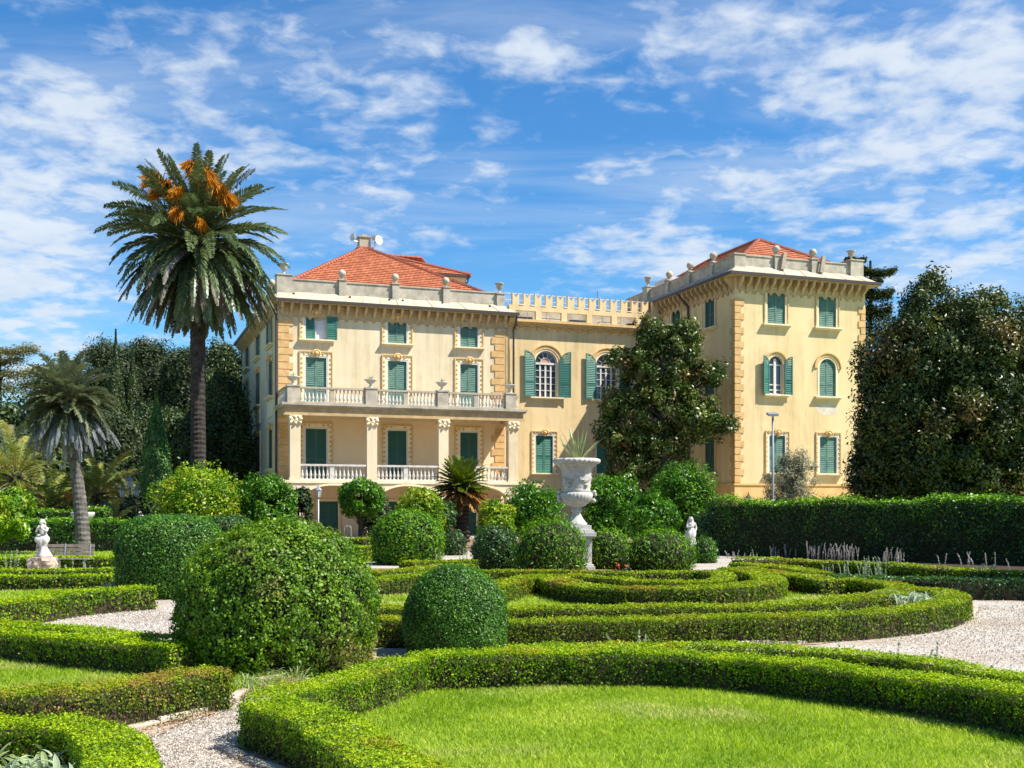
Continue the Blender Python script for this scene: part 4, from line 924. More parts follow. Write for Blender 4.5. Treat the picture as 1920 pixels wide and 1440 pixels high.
# ------------------------------------------------------------------ rounded clipped bushes
def bush(label, px, Z, rx_, h, m='yew', p=2.4, z0=.38, ry=None, size=None, cover=1.7, lump=.05, lf=3.0, low=.12, core='twigs', name='clipped_bush', group='rounded clipped bushes', spread=.55, clump=False, asp=.5, along=False):
    X = AX(px, Z); o = thing(name, label, 'bush', (X, Z, 0), group=group); ry = ry or rx_; zc = h*z0
    def surf(D, k=1.0):
        a = np.hypot(D[:, 0]/rx_, D[:, 1]/ry); up = D[:, 2] > 0; hz = np.where(up, h-zc, zc*1.9)
        s = (a**p+(np.abs(D[:, 2])/hz)**p)**(-1/p)
        Q = D*s[:, None]*k; nn = noise(D, lf, k=px*.1)*lump; Q = Q*(1+nn)[:, None]; Q[:, 2] += zc; return Q
    nu, nv = 36, 20; V = []
    for i in range(nv+1):
        ph = math.pi*i/nv
        for j in range(nu): th = 2*math.pi*j/nu; V.append((math.sin(ph)*math.cos(th), math.sin(ph)*math.sin(th), -math.cos(ph)))
    V = surf(np.array(V)+1e-6, .93); V[:, 2] = np.maximum(V[:, 2], 0)
    Q = [(i*nu+j, i*nu+(j+1) % nu, (i+1)*nu+(j+1) % nu, (i+1)*nu+j) for i in range(nv) for j in range(nu)]
    me = np_mesh('stems', V, Q, core); link_obj('stems', me, o)
    dist = math.hypot(X, Z); S = size or max(.022, .0024*dist); area = 2*math.pi*(rx_+ry)/2*h*1.15
    N = int(area*cover/(S*S*.36)); D = unit(rng.normal(size=(int(N*1.5), 3))); Q_ = surf(D)
    keep = Q_[:, 2] > .01+low*0; D, Q_ = D[keep], Q_[keep]
    nrm = unit(np.stack([D[:, 0]/rx_**2, D[:, 1]/ry**2, D[:, 2]/(h-zc)**2], 1)*1.0)
    dn = noise(Q_, 9.0/max(rx_, .4))
    if clump:
        S0 = Q_[rng.integers(0, len(Q_), 620)]; hs_r = rng.normal(0, 1, 620); dd = np.full(len(Q_), 9.); ix = np.zeros(len(Q_), int)
        for j in range(620):
            q_ = ((Q_-S0[j])**2).sum(1)/(1+.25*np.clip(hs_r[j], -1.5, 2)); c_ = q_ < dd; dd[c_] = q_[c_]; ix[c_] = j
        dd = np.sqrt(dd)/(rx_*.105); w = 1-dd; k2 = rng.random(len(Q_)) < np.clip(1.12-.62*dd, .10, 1); Q_, nrm, D, w, ix = Q_[k2], nrm[k2], D[k2], w[k2], ix[k2]; Q_ = Q_+nrm*(np.clip(w, -.6, 1)*.045+hs_r[ix]*.016)[:, None]
    Q_ = Q_+nrm*(rng.normal(0, S*.7, len(Q_)))[:, None]-nrm*S*.3
    tint = np.clip(rng.normal(.5, .24, len(Q_)), 0, 1)
    al = nrm*.8+np.array([0, 0, .9]) if along else None
    link_obj('leaves', leaf_mesh('leaves', Q_, nrm, S*np.ones((len(Q_), 1)), m, asp, spread, tint, al), o)
    return o
bush('biggest rounded bush, olive green with yellow leaf tips, beside the near gravel path', 521, 11.6, .965, 1.455, 'box_olive', p=2.25, z0=.40, lump=.035, clump=True, cover=2.3, size=.034, asp=.62)
bush('small dense bluish green egg of clipped box beside the biggest rounded bush', 853, 12.75, .575, .99, 'box_deep', p=2.15, z0=.34, cover=2.2, size=.026, lump=.03)
bush('dark boxy bush left of the biggest rounded bush', 318, 21.5, .97, 1.50, 'box_deep', p=3.6, z0=.5, size=.045, lump=.03)
bush('dark rounded bush just behind the dark boxy bush', 428, 27, .66, 1.5, 'box_dark', p=3.0)
bush('large round bush in front of the columns with the fan crowned cycad behind', 764, 34.6, 1.07, 1.62, 'yew', p=2.2, z0=.42)
bush('smallest dark bush tucked right of the large round bush', 851, 42, .42, .88, 'box_dark', p=2.4)
bush('half shaded round bush left of the one hiding the urn pedestal', 929, 30.6, .62, 1.22, 'box_dark', p=2.2)
bush('bright round yew bush partly hiding the urn pedestal', 1033, 29.2, .89, 1.38, 'yew', p=2.3, size=.10, asp=.3, along=True, lump=.04)
bush('round yew bush immediately right of the urn pedestal', 1140, 32, .60, 1.08, 'yew', p=2.3, size=.10, asp=.3, along=True, lump=.04)
bush('wide low round bush between the urn and the robed statue', 1239, 30.8, .92, 1.07, 'yew', p=2.2, size=.10, asp=.3, along=True, lump=.04)
bush('dark green ball bush behind the robed statue', 1332, 43, .92, 1.52, 'box_dark', p=2.3)
bush('little grey green bush at the foot of the robed statue', 1322, 35.5, .36, .80, 'box_deep', p=2.3)
# loose shrubs and small trees of the middle distance
def shrub(label, px0, px1, ytop, Z, m='laurel', zb=.15, size=.14, ncl=60, per=150, name='garden_shrub', cat='shrub', group='leafy shrubs before the villa', trunk=None, sq=.8, cr=.36):
    r = (px1-px0)/2/F*Z; X = AX((px0+px1)/2, Z); top = HZ(ytop, Z); o = thing(name, label, cat, (X, Z, 0), group=group)
    zc = (top+zb)/2; rz_ = (top-zb)/2; D = unit(rng.normal(size=(ncl, 3))); rad = rng.uniform(.45, .82, ncl)[:, None]**.6
    D = D*((np.abs(D)**3.2).sum(1, keepdims=True))**(-1/3.2)*(1+noise(D, 2.2, px0*.37)*.13)[:, None]
    C = D*rad*np.array([r, r*sq, rz_])*.86+np.array([0, 0, zc]); cr_ = cr*.8*min(r, rz_)*rng.uniform(.6, 1.5, ncl)
    n = per; d = unit(rng.normal(size=(ncl*n, 3))); ci = np.repeat(np.arange(ncl), n)
    P = C[ci]+d*(cr_[ci]*rng.uniform(.65, 1.05, ncl*n))[:, None]; P[:, 2] = np.maximum(P[:, 2], .03)
    Nn = d*.8+unit(C[ci]-np.array([0, 0, zc]))*.5+np.array([0, 0, .35]); tint = np.clip(rng.normal(.5, .2, ncl*n)+rng.normal(0, .12, ncl)[ci], 0, 1)
    link_obj('leaves', leaf_mesh('leaves', P, Nn, size, m, .5, .6, tint), o)
    b = MB(); tr = trunk or .07
    b.tube([(0, 0, 0), (.03, 0, zb*.6), (-.03, .02, zc)], [tr, tr*.8, tr*.5], 7)
    for i in range(0, ncl, 4): c = C[i]; b.tube([(-.02, .01, max(zb*.7, zc-rz_*.6)), (c[0]*.5, c[1]*.5, (c[2]+zc)/2-.1), tuple(c)], [tr*.5, tr*.3, tr*.12], 5, False)
    part('trunk', b, 'bark', o); return o
shrub('broad yellow green citrus bush below the tall palm', 285, 450, 872, 50, 'citrus', ncl=110, per=170)
shrub('deep green citrus bush against the side of the villa', 443, 557, 887, 53, 'laurel', ncl=90, per=160)
shrub('narrow dark shrub at the left corner of the arcade', 536, 586, 908, 56, 'dark_oak', ncl=50)
shrub('small round headed tree with a bare leaning trunk before the first arch', 630, 722, 898, 53, 'laurel', zb=1.35, ncl=70, per=170, trunk=.16, name='small_tree', cat='tree')
shrub('dark shrub behind the small tree with a bare trunk', 668, 738, 925, 58, 'dark_oak', ncl=50)
shrub('fresh light green shrub behind the large round bush', 738, 834, 912, 54, 'citrus', ncl=80)
shrub('dark clipped shrub left of the cycad trunk', 806, 858, 935, 56, 'box_dark', ncl=50)
shrub('light green shrub right of the cycad trunk', 893, 965, 938, 50, 'citrus', ncl=60)
shrub('dark leafy shrub below the right end of the balcony', 938, 1066, 903, 53, 'laurel', ncl=100, per=150)
shrub('tall green shrub right of the urn bowl', 1088, 1204, 884, 48, 'laurel', ncl=110, per=150)
shrub('lower shrub left of the two beneath the magnolia', 1180, 1272, 920, 45, 'laurel', ncl=70, per=150)
shrub('domed bright green shrub at the foot of the magnolia', 1215, 1342, 868, 56, 'laurel', zb=.6, ncl=100, per=150)
shrub('yellow green citrus tree at the left edge above the hedge', -70, 64, 915, 39, 'citrus', zb=.6, ncl=90, per=170, name='citrus_tree', cat='tree')
shrub('dark spreading shrub below the triple lantern', 205, 330, 925, 56, 'dark_fir', ncl=60, per=150)
shrub('low yellowish plants behind the tall hedge near the olive tree', 1500, 1620, 938, 56, 'citrus', ncl=40, per=60)

# ------------------------------------------------------------------ lawns, beds, kerbs
def inside(P, poly):
    x, y = P[:, 0], P[:, 1]; r = np.zeros(len(P), bool); n = len(poly)
    for i in range(n):
        x1, y1 = poly[i]; x2, y2 = poly[(i+1) % n]
        if y1 == y2: continue
        r ^= ((y1 > y) != (y2 > y)) & (x < (x2-x1)*(y-y1)/(y2-y1)+x1)
    return r
def lawn(label, pts, dens, h=.036, w=.0055, z=.006, world=False, dens_far=None, sm=True):
    P = [tuple(p) if world else G(p[0], p[1]) for p in pts]
    sheet('lawn', P, z, 'lawn', label='mown '+label)
    A = np.array(P); lo, hi = A.min(0), A.max(0); n = int((hi[0]-lo[0])*(hi[1]-lo[1])*dens)
    Q = rng.uniform(lo, hi, (n, 2)); Q = Q[inside(Q, P)]
    vis = np.abs(Q[:, 0]) < Q[:, 1]*.50+.6; Q = Q[vis & (Q[:, 1] > 6.2)]; n = len(Q)
    nn = noise(np.concatenate([Q, np.zeros((n, 1))], 1), 1.6); hh = h*(rng.uniform(.45, 1.25, n)+.25*nn)[:, None]
    d = rng.uniform(0, 6.28, n); s = np.stack([np.cos(d), np.sin(d), 0*d], 1)*w*.5; lean = rng.normal(0, .5, (n, 2))*hh
    B = np.concatenate([Q, np.full((n, 1), z)], 1); T_ = B+np.concatenate([lean, hh], 1); Mi = B*.5+T_*.5+np.array([0, 0, 1])*hh*.12
    V = np.stack([B-s, B+s, Mi+s*.8, T_, Mi-s*.8], 1).reshape(-1, 3)
    tint = np.clip(rng.normal(.5, .22, n)+nn*.12, 0, 1)
    o = link_obj('grass', np_mesh('grass', V, np.arange(n*5).reshape(-1, 5), 'grass', np.repeat(tint, 5))); tag(o, 'grass of the '+label, None, None, 'stuff')
lawn('front lawn', [(860, 1540), (770, 1440), (700, 1385), (660, 1350), (700, 1330), (760, 1296), (775, 1289), (960, 1281), (1180, 1277), (1400, 1285), (1600, 1313), (1800, 1346), (1960, 1376), (2100, 1520)], 5200)
lawn('left lawn', [(-80, 1205), (0, 1212), (140, 1232), (250, 1248), (330, 1262), (300, 1300), (140, 1330), (0, 1345), (-80, 1350)], 3800, .05)
lawn('far left lawn', [(-80, 1092), (170, 1093), (230, 1102), (100, 1115), (0, 1126), (-80, 1134)], 1000, .05, .012)
lawn('curved grass strip inside the parterre', [(600, 1107), (703, 1116), (770, 1117), (940, 1118), (1010, 1108), (1040, 1112), (1090, 1123), (1200, 1130), (1340, 1130), (1420, 1122), (1465, 1108), (1560, 1112), (1610, 1100), (1655, 1112), (1590, 1140), (1400, 1158), (1200, 1165), (950, 1168), (700, 1162), (600, 1155)], 900, .06, .013)
lawn('lawn beyond the parterre at right', [(1462, 1062), (1600, 1066), (1760, 1078), (1920, 1092), (1920, 1098), (1650, 1096), (1545, 1086), (1462, 1070)], 320, .07, .02)
lawn('far lawn before the wooden bench', [(AX(-100, 41), 44.6), (AX(235, 41), 44.6), (AX(235, 35), 34), (AX(-100, 35), 34)], 160, .08, .03, world=True)
lawn('weedy verge between the left lawn and the biggest bush', [(360, 1290), (425, 1310), (500, 1292), (600, 1262), (470, 1250), (330, 1240)], 2600, .075, .008)
def bed(label, pts, z=.005, m='soil'):
    P = smooth_path([G(*p) for p in pts]+[G(*pts[0])], .12) if m == 'dirt' else [G(*p) for p in pts]
    if m == 'dirt': k = len(P); P = [tuple(p+rng.normal(0, .012, 2)+.035*np.array([math.sin(i*.9), math.sin(i*.63+1)])) for i, p in enumerate(P[:-1])]
    sheet('soil_bed', P, z, m, label=label)
bed('dark soil of the parterre', [(640, 1180), (750, 1189), (950, 1207), (1200, 1207), (1400, 1202), (1560, 1192), (1700, 1175), (1790, 1158), (1812, 1145), (1800, 1130), (1765, 1120), (1700, 1110), (1560, 1090), (1400, 1070), (1000, 1066), (700, 1066), (560, 1100)], .004)
bed('sandy strip strewn with dry clippings beside the gravel path', [(215, 1372), (236, 1352), (330, 1345), (420, 1306), (520, 1272), (640, 1238), (720, 1222), (745, 1228), (660, 1252), (560, 1277), (480, 1298), (430, 1322), (370, 1350), (300, 1374), (250, 1392)], .009, 'dirt')
bed('sandy margin outside the parterre hedge', [(640, 1188), (950, 1204), (1200, 1204), (1400, 1198), (1560, 1187), (1680, 1172), (1770, 1153), (1800, 1136), (1826, 1138), (1828, 1150), (1800, 1167), (1700, 1186), (1560, 1205), (1400, 1215), (1180, 1220), (950, 1220), (640, 1203)], .008, 'dirt')
bed('soil of the bed in the near left corner', [(-80, 1396), (0, 1394), (110, 1393), (190, 1402), (225, 1425), (215, 1520), (-80, 1600)])
bed('soil under the hedges along the front lawn', [(780, 1285), (960, 1270), (1200, 1262), (1431, 1262), (1580, 1272), (1700, 1288), (1850, 1315), (2000, 1350), (2000, 1385), (1800, 1350), (1600, 1315), (1400, 1288), (1180, 1281), (960, 1284), (780, 1292)])
bed('soil strip under the two low left hedges', [(-60, 1202), (0, 1206), (139, 1224), (236, 1238), (345, 1250), (345, 1232), (236, 1218), (139, 1206), (0, 1192), (-60, 1184)])
bed('strip of ground darkened as shade at the foot of the tall right hedge', [(1365, 1041), (1500, 1048), (1920, 1072), (2100, 1085), (2100, 1062), (1920, 1056), (1500, 1036), (1365, 1032)], m='twigs_brown')  # twig brown puts the shade of the hedge foot into the ground colour
sheet('soil_bed', [(AX(-140, 47.5), 45.2), (AX(1500, 60), 47), (AX(1500, 60), 68), (AX(-140, 70), 68), (AX(-140, 47.5), 48)], .004, 'soil', label='dark planted ground before the villa')
sheet('meadow', [(-120, 50), (AX(200, 50), 50), (AX(440, 90), 110), (-60, 240), (-200, 240)], .003, 'lawn', label='rough grass under the far left trees')
sheet('meadow', [(16, 44), (30, 27), (90, 40), (120, 240), (40, 240), (28, 70)], .003, 'lawn', label='rough grass behind the tall right hedge')
def kerb(pts, label, w=.10, h=.06, side=0, gap=.36):
    P = smooth_path([G(*p) for p in pts], .06); seg = np.linalg.norm(np.diff(P, axis=0), axis=1); cum = np.concatenate([[0], np.cumsum(seg)])
    b = MB(); s = 0
    while s < cum[-1]-.1:
        L = random.uniform(.28, .55); e = min(s+L-.015, cum[-1]); a = [np.interp(s, cum, P[:, i]) for i in (0, 1)]; c = [np.interp(e, cum, P[:, i]) for i in (0, 1)]
        d = np.array(c)-np.array(a); d /= max(np.linalg.norm(d), 1e-6); n = np.array([d[1], -d[0]]); hh = h*random.uniform(.7, 1.15); ww = w*random.uniform(.8, 1.15); o = n*random.uniform(-.012, .012)
        q = [np.array(a)-n*ww/2+o, np.array(a)+n*ww/2+o, np.array(c)+n*ww/2+o, np.array(c)-n*ww/2+o]; q2 = [np.array(a)-n*ww*.36+o+d*.02, np.array(a)+n*ww*.36+o+d*.02, np.array(c)+n*ww*.36+o-d*.02, np.array(c)-n*ww*.36+o-d*.02]
        b.add([(*p, 0) for p in q]+[(*p, hh*.75) for p in q]+[(*p, hh) for p in q2], [(0, 1, 5, 4), (1, 2, 6, 5), (2, 3, 7, 6), (3, 0, 4, 7), (4, 5, 9, 8), (5, 6, 10, 9), (6, 7, 11, 10), (7, 4, 8, 11), (8, 9, 10, 11)])
        s += L
    o = link_obj('kerb', b.mesh('kerb', MT['stone_pale'])); tag(o, label, None, None, 'structure')
kerb([(640, 1200), (760, 1208), (950, 1217), (1180, 1217), (1400, 1212), (1560, 1202), (1700, 1184), (1800, 1165), (1826, 1150), (1824, 1138)], 'pale stone edging round the parterre')
kerb([(455, 1300), (405, 1330), (330, 1350), (262, 1366), (225, 1376)], 'stone edging beside the browning hedge')
kerb([(418, 1402), (450, 1420), (520, 1446), (600, 1480)], 'stone edging at the near tip of the front lawn', h=.03)
kerb([(480, 1286), (560, 1268), (640, 1247), (700, 1232)], 'stone edging beside the biggest bush')
kerb([(760, 1066), (900, 1064)], 'stone edging beyond the parterre')
kerb([(1560, 1118), (1800, 1120), (2050, 1120)], 'stone edging of the shaded right hedge')

# ------------------------------------------------------------------ palms
def frond_mesh(L, e0, droop, nl, wid, az_, m, leafw=.035, twist=0, vee=.35, flat=1.0, start=.12, base=(0, 0, 0), jag=.12, leafang=.75, tipdrop=0):
    """one pinnate frond: an arching midrib with leaflets down both sides"""
    n = 14; t = np.linspace(0, 1, n); el = e0-droop*t**1.25-tipdrop*t**4; dx = np.cos(el)*L/(n-1); dz = np.sin(el)*L/(n-1)
    x = np.concatenate([[0], np.cumsum(dx[:-1])]); z = np.concatenate([[0], np.cumsum(dz[:-1])]); rib = np.stack([x, 0*x, z], 1)
    u = np.linspace(start, .995, nl); u = np.repeat(u, 2)+rng.normal(0, .004, nl*2); sd = np.tile([1., -1.], nl)
    B = np.stack([np.interp(u, t, rib[:, i]) for i in range(3)], 1); E = np.interp(u, t, el); Tn = np.stack([np.cos(E), 0*E, np.sin(E)], 1); Up = np.stack([-np.sin(E), 0*E, np.cos(E)], 1)
    prof = np.sin(np.pi*np.clip((u-start)/(1-start), 0, 1)**.62*.94+.12)**.55; ll = wid*prof*(1+rng.normal(0, jag, nl*2))
    S = np.stack([0*E, sd, 0*E], 1); ang = leafang+.35*u
    D = unit(Tn*np.cos(1.25-ang*.6)[:, None]*1.1+S*flat+Up*(vee+rng.normal(0, .16, nl*2))[:, None]); D2 = unit(D-np.array([0, 0, .45]))
    Wd = unit(np.cross(D, Up+S*.3))*leafw; M1 = B+D*(ll*.5)[:, None]; Tip = M1+D2*(ll*.5)[:, None]
    V = np.stack([B-Wd*.4, B+Wd*.4, M1+Wd, Tip, M1-Wd], 1).reshape(-1, 3); tint = np.repeat(np.clip(rng.normal(.45, .2, nl*2)+.15*(1-u), 0, 1), 5)
    k = len(V); rw = .045*(1-t*.85)*L/4; RV = np.stack([rib+np.stack([0*t, rw, 0*t], 1), rib+np.stack([0*t, -rw, 0*t], 1)+0, rib+np.stack([0*t, 0*t, -rw*1.2], 1)], 1).reshape(-1, 3)
    caz, saz = math.cos(az_), math.sin(az_)
    def rot(P):
        if twist: c, s = math.cos(twist), math.sin(twist); P = np.stack([P[:, 0], P[:, 1]*c-P[:, 2]*s*0, P[:, 2]+P[:, 1]*s], 1)
        return np.stack([P[:, 0]*caz-P[:, 1]*saz, P[:, 0]*saz+P[:, 1]*caz, P[:, 2]], 1)+np.array(base)
    V = rot(V); RV = rot(RV)
    # midrib quads padded to five corners
    me = bpy.data.meshes.new('frond'); allV = np.concatenate([V, RV]); F5 = np.arange(k).reshape(-1, 5)
    Q4 = [(k+3*i+a, k+3*i+b_, k+3*(i+1)+b_, k+3*(i+1)+a) for i in range(n-1) for a, b_ in ((0, 1), (1, 2), (2, 0))]; Q4 = np.array(Q4)
    me.vertices.add(len(allV)); me.vertices.foreach_set('co', allV.astype(np.float32).ravel()); loops = np.concatenate([F5.ravel(), Q4.ravel()]).astype(np.int32)
    me.loops.add(len(loops)); me.loops.foreach_set('vertex_index', loops); me.polygons.add(len(F5)+len(Q4))
    me.polygons.foreach_set('loop_start', np.concatenate([np.arange(len(F5))*5, len(F5)*5+np.arange(len(Q4))*4]).astype(np.int32))
    a = me.attributes.new('tint', 'FLOAT', 'POINT'); a.data.foreach_set('value', np.concatenate([tint, np.full(len(RV), .98)]).astype(np.float32))
    me.materials.append(MT[m]); me.update(calc_edges=True); return me
def trunk_mb(pts, rad, rings=.12, n=14, rough=.06):
    P = smooth_path(pts, rings); k = len(P); r = np.interp(np.linspace(0, 1, k), np.linspace(0, 1, len(rad)), rad)
    b = MB(); vs, fs = [], []
    for i in range(k):
        for j in range(n):
            t = 2*math.pi*j/n; rr = r[i]*(1+rough*(1 if i % 2 else -.4)+random.uniform(-.5, .5)*rough); vs.append((P[i][0]+rr*math.cos(t), P[i][1]+rr*math.sin(t), P[i][2]+random.uniform(-.02, .02)))
    for i in range(k-1):
        for j in range(n): fs.append((i*n+j, i*n+(j+1) % n, (i+1)*n+(j+1) % n, (i+1)*n+j))
    fs.append(tuple((k-1)*n+j for j in range(n))); b.add(vs, fs); return b
ZP = 54.0; pc = (0, 0, HZ(448, ZP))
palm = thing('palm_tree', 'tallest palm, its great round head full of orange fruit stalks, left of the villa', 'palm tree', (AX(371, ZP), ZP, 0))
part('trunk', trunk_mb([(0, 0, 0), (.02, 0, 4), (.0, 0, 8), (0, 0, pc[2]-.6)], [.50, .36, .34, .36, .60]), 'bark', palm)
part('crown_base', MB().lathe([(.35, -2.4), (.55, -1.5), (.72, -.7), (.6, -.1), (.2, .35)], pc, 16, lambda i, t: 1+.08*math.sin(9*t+i)), 'bark', palm)
NFR = 99; ga = 2.399963
for i in range(NFR):
    q = i/(NFR-1); el = 1.34-q*2.05+rng.normal(0, .09)
    L = 4.25*(1-.08*(q < .15))*rng.uniform(.93, 1.07)*(1 if q < .7 else .98)
    droop = (.28+1.25*min(q*1.4, 1))*rng.uniform(.85, 1.15)*(1 if q < .6 else max(.45, 1-(q-.6)*1.6))
    az_ = i*ga+rng.normal(0, .08)
    me = frond_mesh(L, el, droop, 84, .56, az_, 'frond', .040, twist=rng.normal(0, .35), base=(.30*math.cos(az_)*min(1, .3+q*2), .30*math.sin(az_)*min(1, .3+q*2), pc[2]+.35-q*1.0), vee=.30)
    link_obj('frond', me, palm)
for i in range(138):
    az_ = i*ga+rng.normal(0, .2); hq = rng.random()**.75
    me = frond_mesh(4.6-1.0*hq+rng.normal(0, .15), -.05-1.36*hq, .95*(1-hq)+.12, 54, .42, az_, 'frond' if i % 3 else 'frond_dead', .036, base=(.40*math.cos(az_), .40*math.sin(az_), pc[2]-.7), vee=-.3, flat=.7)
    link_obj('dead_frond' if i % 3 == 0 else 'hanging_frond', me, palm)
def fruit_cluster(c, d, r, parent, n=170, m='fruit', name='fruit_cluster', L=.9):
    D = unit(np.array(d)+rng.normal(0, .55, (n, 3))); P0 = np.tile(np.array(c, float), (n, 1))+rng.normal(0, .04, (n, 3)); le = L*rng.uniform(.5, 1.1, n)[:, None]*r
    P1 = P0+D*le*.6; P2 = P1+unit(D-np.array([0, 0, 1.1]))*le*.6; w = unit(np.cross(D, rng.normal(size=(n, 3))))*.022
    V = np.stack([P0-w, P0+w, P1+w, P2, P1-w], 1).reshape(-1, 3); link_obj(name, np_mesh(name, V, np.arange(n*5).reshape(-1, 5), m, np.repeat(rng.random(n), 5)), parent)
for px, py, r, dep in ((310, 348, 1.3, -.8), (333, 368, 1.2, -1.1), (371, 322, 1.0, -.5), (402, 350, 1.3, -1.1), (390, 340, .9, -.9), (436, 385, 1.3, -.9), (428, 372, 1.0, -1.1), (362, 385, .85, -1.6), (366, 425, .8, -1.9), (408, 442, .75, -1.8), (318, 378, .9, -1.2)):
    x = AX(px, ZP)-AX(371, ZP); z = HZ(py, ZP)
    d = (x*.8, dep*.8, -.15+(z-pc[2])*.25); c0 = (x*.88, dep*1.5, z-.15); fruit_cluster(c0, d, r*.84, palm, n=340)
    b = MB(); b.tube([(x*.15, dep*.3, pc[2]-.2), (x*.5, dep*.8, (pc[2]+z)/2+.35), c0], [.05, .04, .025], 5); part('fruit_stalk', b, 'fruit', palm)
# smaller grey palm over the bench
Z2 = 41.5; c2 = (AX(128, Z2)-AX(156, Z2), 0, HZ(752, Z2))
palm2 = thing('palm_tree', 'slender leaning palm with a skirt of grey dead fronds behind the wooden bench', 'palm tree', (AX(156, Z2), Z2, 0))
part('trunk', trunk_mb([(0, 0, 0), (-.05, 0, 1.2), (-.22, 0, 2.8), (c2[0]*.8, 0, c2[2]-1.4), (*c2[:2], c2[2])], [.27, .25, .22, .19, .22], .09), 'bark_pale', palm2)
for i in range(66):
    q = i/65; az_ = i*ga; el = 1.45-q*1.9+rng.normal(0, .08)
    link_obj('frond', frond_mesh(1.75*rng.uniform(.9, 1.1), el, .6+1.0*q, 54, .42, az_, 'frond_grey', .024, base=(c2[0]+.1*math.cos(az_), .1*math.sin(az_), c2[2]+.15-q*.35), vee=.5, leafang=1.0), palm2)
for i in range(60):
    az_ = i*ga+.4; link_obj('dead_frond', frond_mesh(rng.uniform(1.6, 2.3), -.25-rng.uniform(0, .8), .95, 36, .30, az_, 'frond_dead_grey', .03, base=(c2[0]+.12*math.cos(az_), .12*math.sin(az_), c2[2]-.3), vee=-.6, flat=.5), palm2)
# low spreading date palms at the left edge
def low_palm(label, px, Z, zc, L, n, m='frond_yellow', nl=44, trunk=.35, group='low spreading palms at the left', fruit=None, e1=-.35, wid=.36, dead=True, lw=.026):
    t = thing('spreading_palm', label, 'palm tree', (AX(px, Z), Z, 0), group=group); part('trunk', trunk_mb([(0, 0, 0), (.05, 0, zc*.5), (0, 0, zc)], [trunk, trunk*.9, trunk*1.1]), 'bark', t)
    for i in range(n):
        q = i/(n-1); az_ = i*ga+rng.normal(0, .15); link_obj('frond', frond_mesh(L*rng.uniform(.85, 1.1), 1.35-q*(1.35-e1), 1.0+.9*q, nl, wid, az_, m, lw, twist=rng.normal(0, .3), base=(.15*math.cos(az_), .15*math.sin(az_), zc-q*.3)), t)
    if dead:
        for i in range(10):
            az_ = i*ga+1; link_obj('dead_frond', frond_mesh(L*.8, -.3, .9, 26, .2, az_, 'frond_dead', .03, base=(0, 0, zc-.4), vee=-.5, flat=.5), t)
    if fruit:
        for f in fruit: fruit_cluster((f[0], -.7, zc+f[1]), (f[0], -.3, -.6), .9, t, 120, 'flower_red' if len(f) > 2 else 'fruit')
    return t
low_palm('arching green palm at the left edge of the garden', 30, 62, 3.6, 4.2, 42, wid=.45)
low_palm('yellowing palm low behind the slender palm', 100, 60, 1.9, 3.1, 40, fruit=[(.3, -.2)])
low_palm('low palm with a reddish fruit bunch right of the slender palm', 186, 59, 2.6, 3.0, 44, fruit=[(.1, -.9, 1), (-.8, 0)])
low_palm('tall soft green palm behind the low left palms', 15, 75, 5.2, 4.4, 36, 'frond_grey', fruit=None, wid=.45)
low_palm('blue green young palm beside the lone cypress', 252, 63, 2.0, 3.0, 30, 'frond_grey', dead=False)
low_palm('fan of stiff fronds rising behind the citrus bush below the tall palm', 402, 55, 2.2, 1.6, 20, 'frond_yellow', dead=False, trunk=.15)
low_palm('dark cycad with stiff fronds below the triple lantern', 218, 55, .9, 2.0, 34, 'frond', dead=False, e1=-.1, wid=.25)
# cycad in front of the arcade
Z3 = 60.0; cy = thing('cycad', 'stout cycad with a green fan crown over a skirt of golden brown old fronds', 'cycad', (AX(866, Z3), Z3, 0))
zc = HZ(905, Z3); part('trunk', trunk_mb([(0, 0, 0), (0, 0, zc*.5), (0, 0, zc)], [.42, .38, .34], .1, 12, .14), 'bark', cy)
for i in range(60):
    q = i/59; az_ = i*ga; link_obj('frond', frond_mesh(1.45*rng.uniform(.9, 1.1), 1.35-q*1.35, .25+.35*q, 46, .30, az_, 'cycad_green', .032, base=(.14*math.cos(az_), .14*math.sin(az_), zc+.1-q*.35), vee=.35, leafang=1.1), cy)
for i in range(44):
    q = i/43; az_ = i*ga+.5; link_obj('old_frond', frond_mesh(1.5*rng.uniform(.9, 1.1), .30-q*.85, .55, 44, .36, az_, 'cycad_brown' if q > .25 else 'cycad_green', .032, base=(.18*math.cos(az_), .18*math.sin(az_), zc-.35-q*.3), vee=.1, flat=.7), cy)

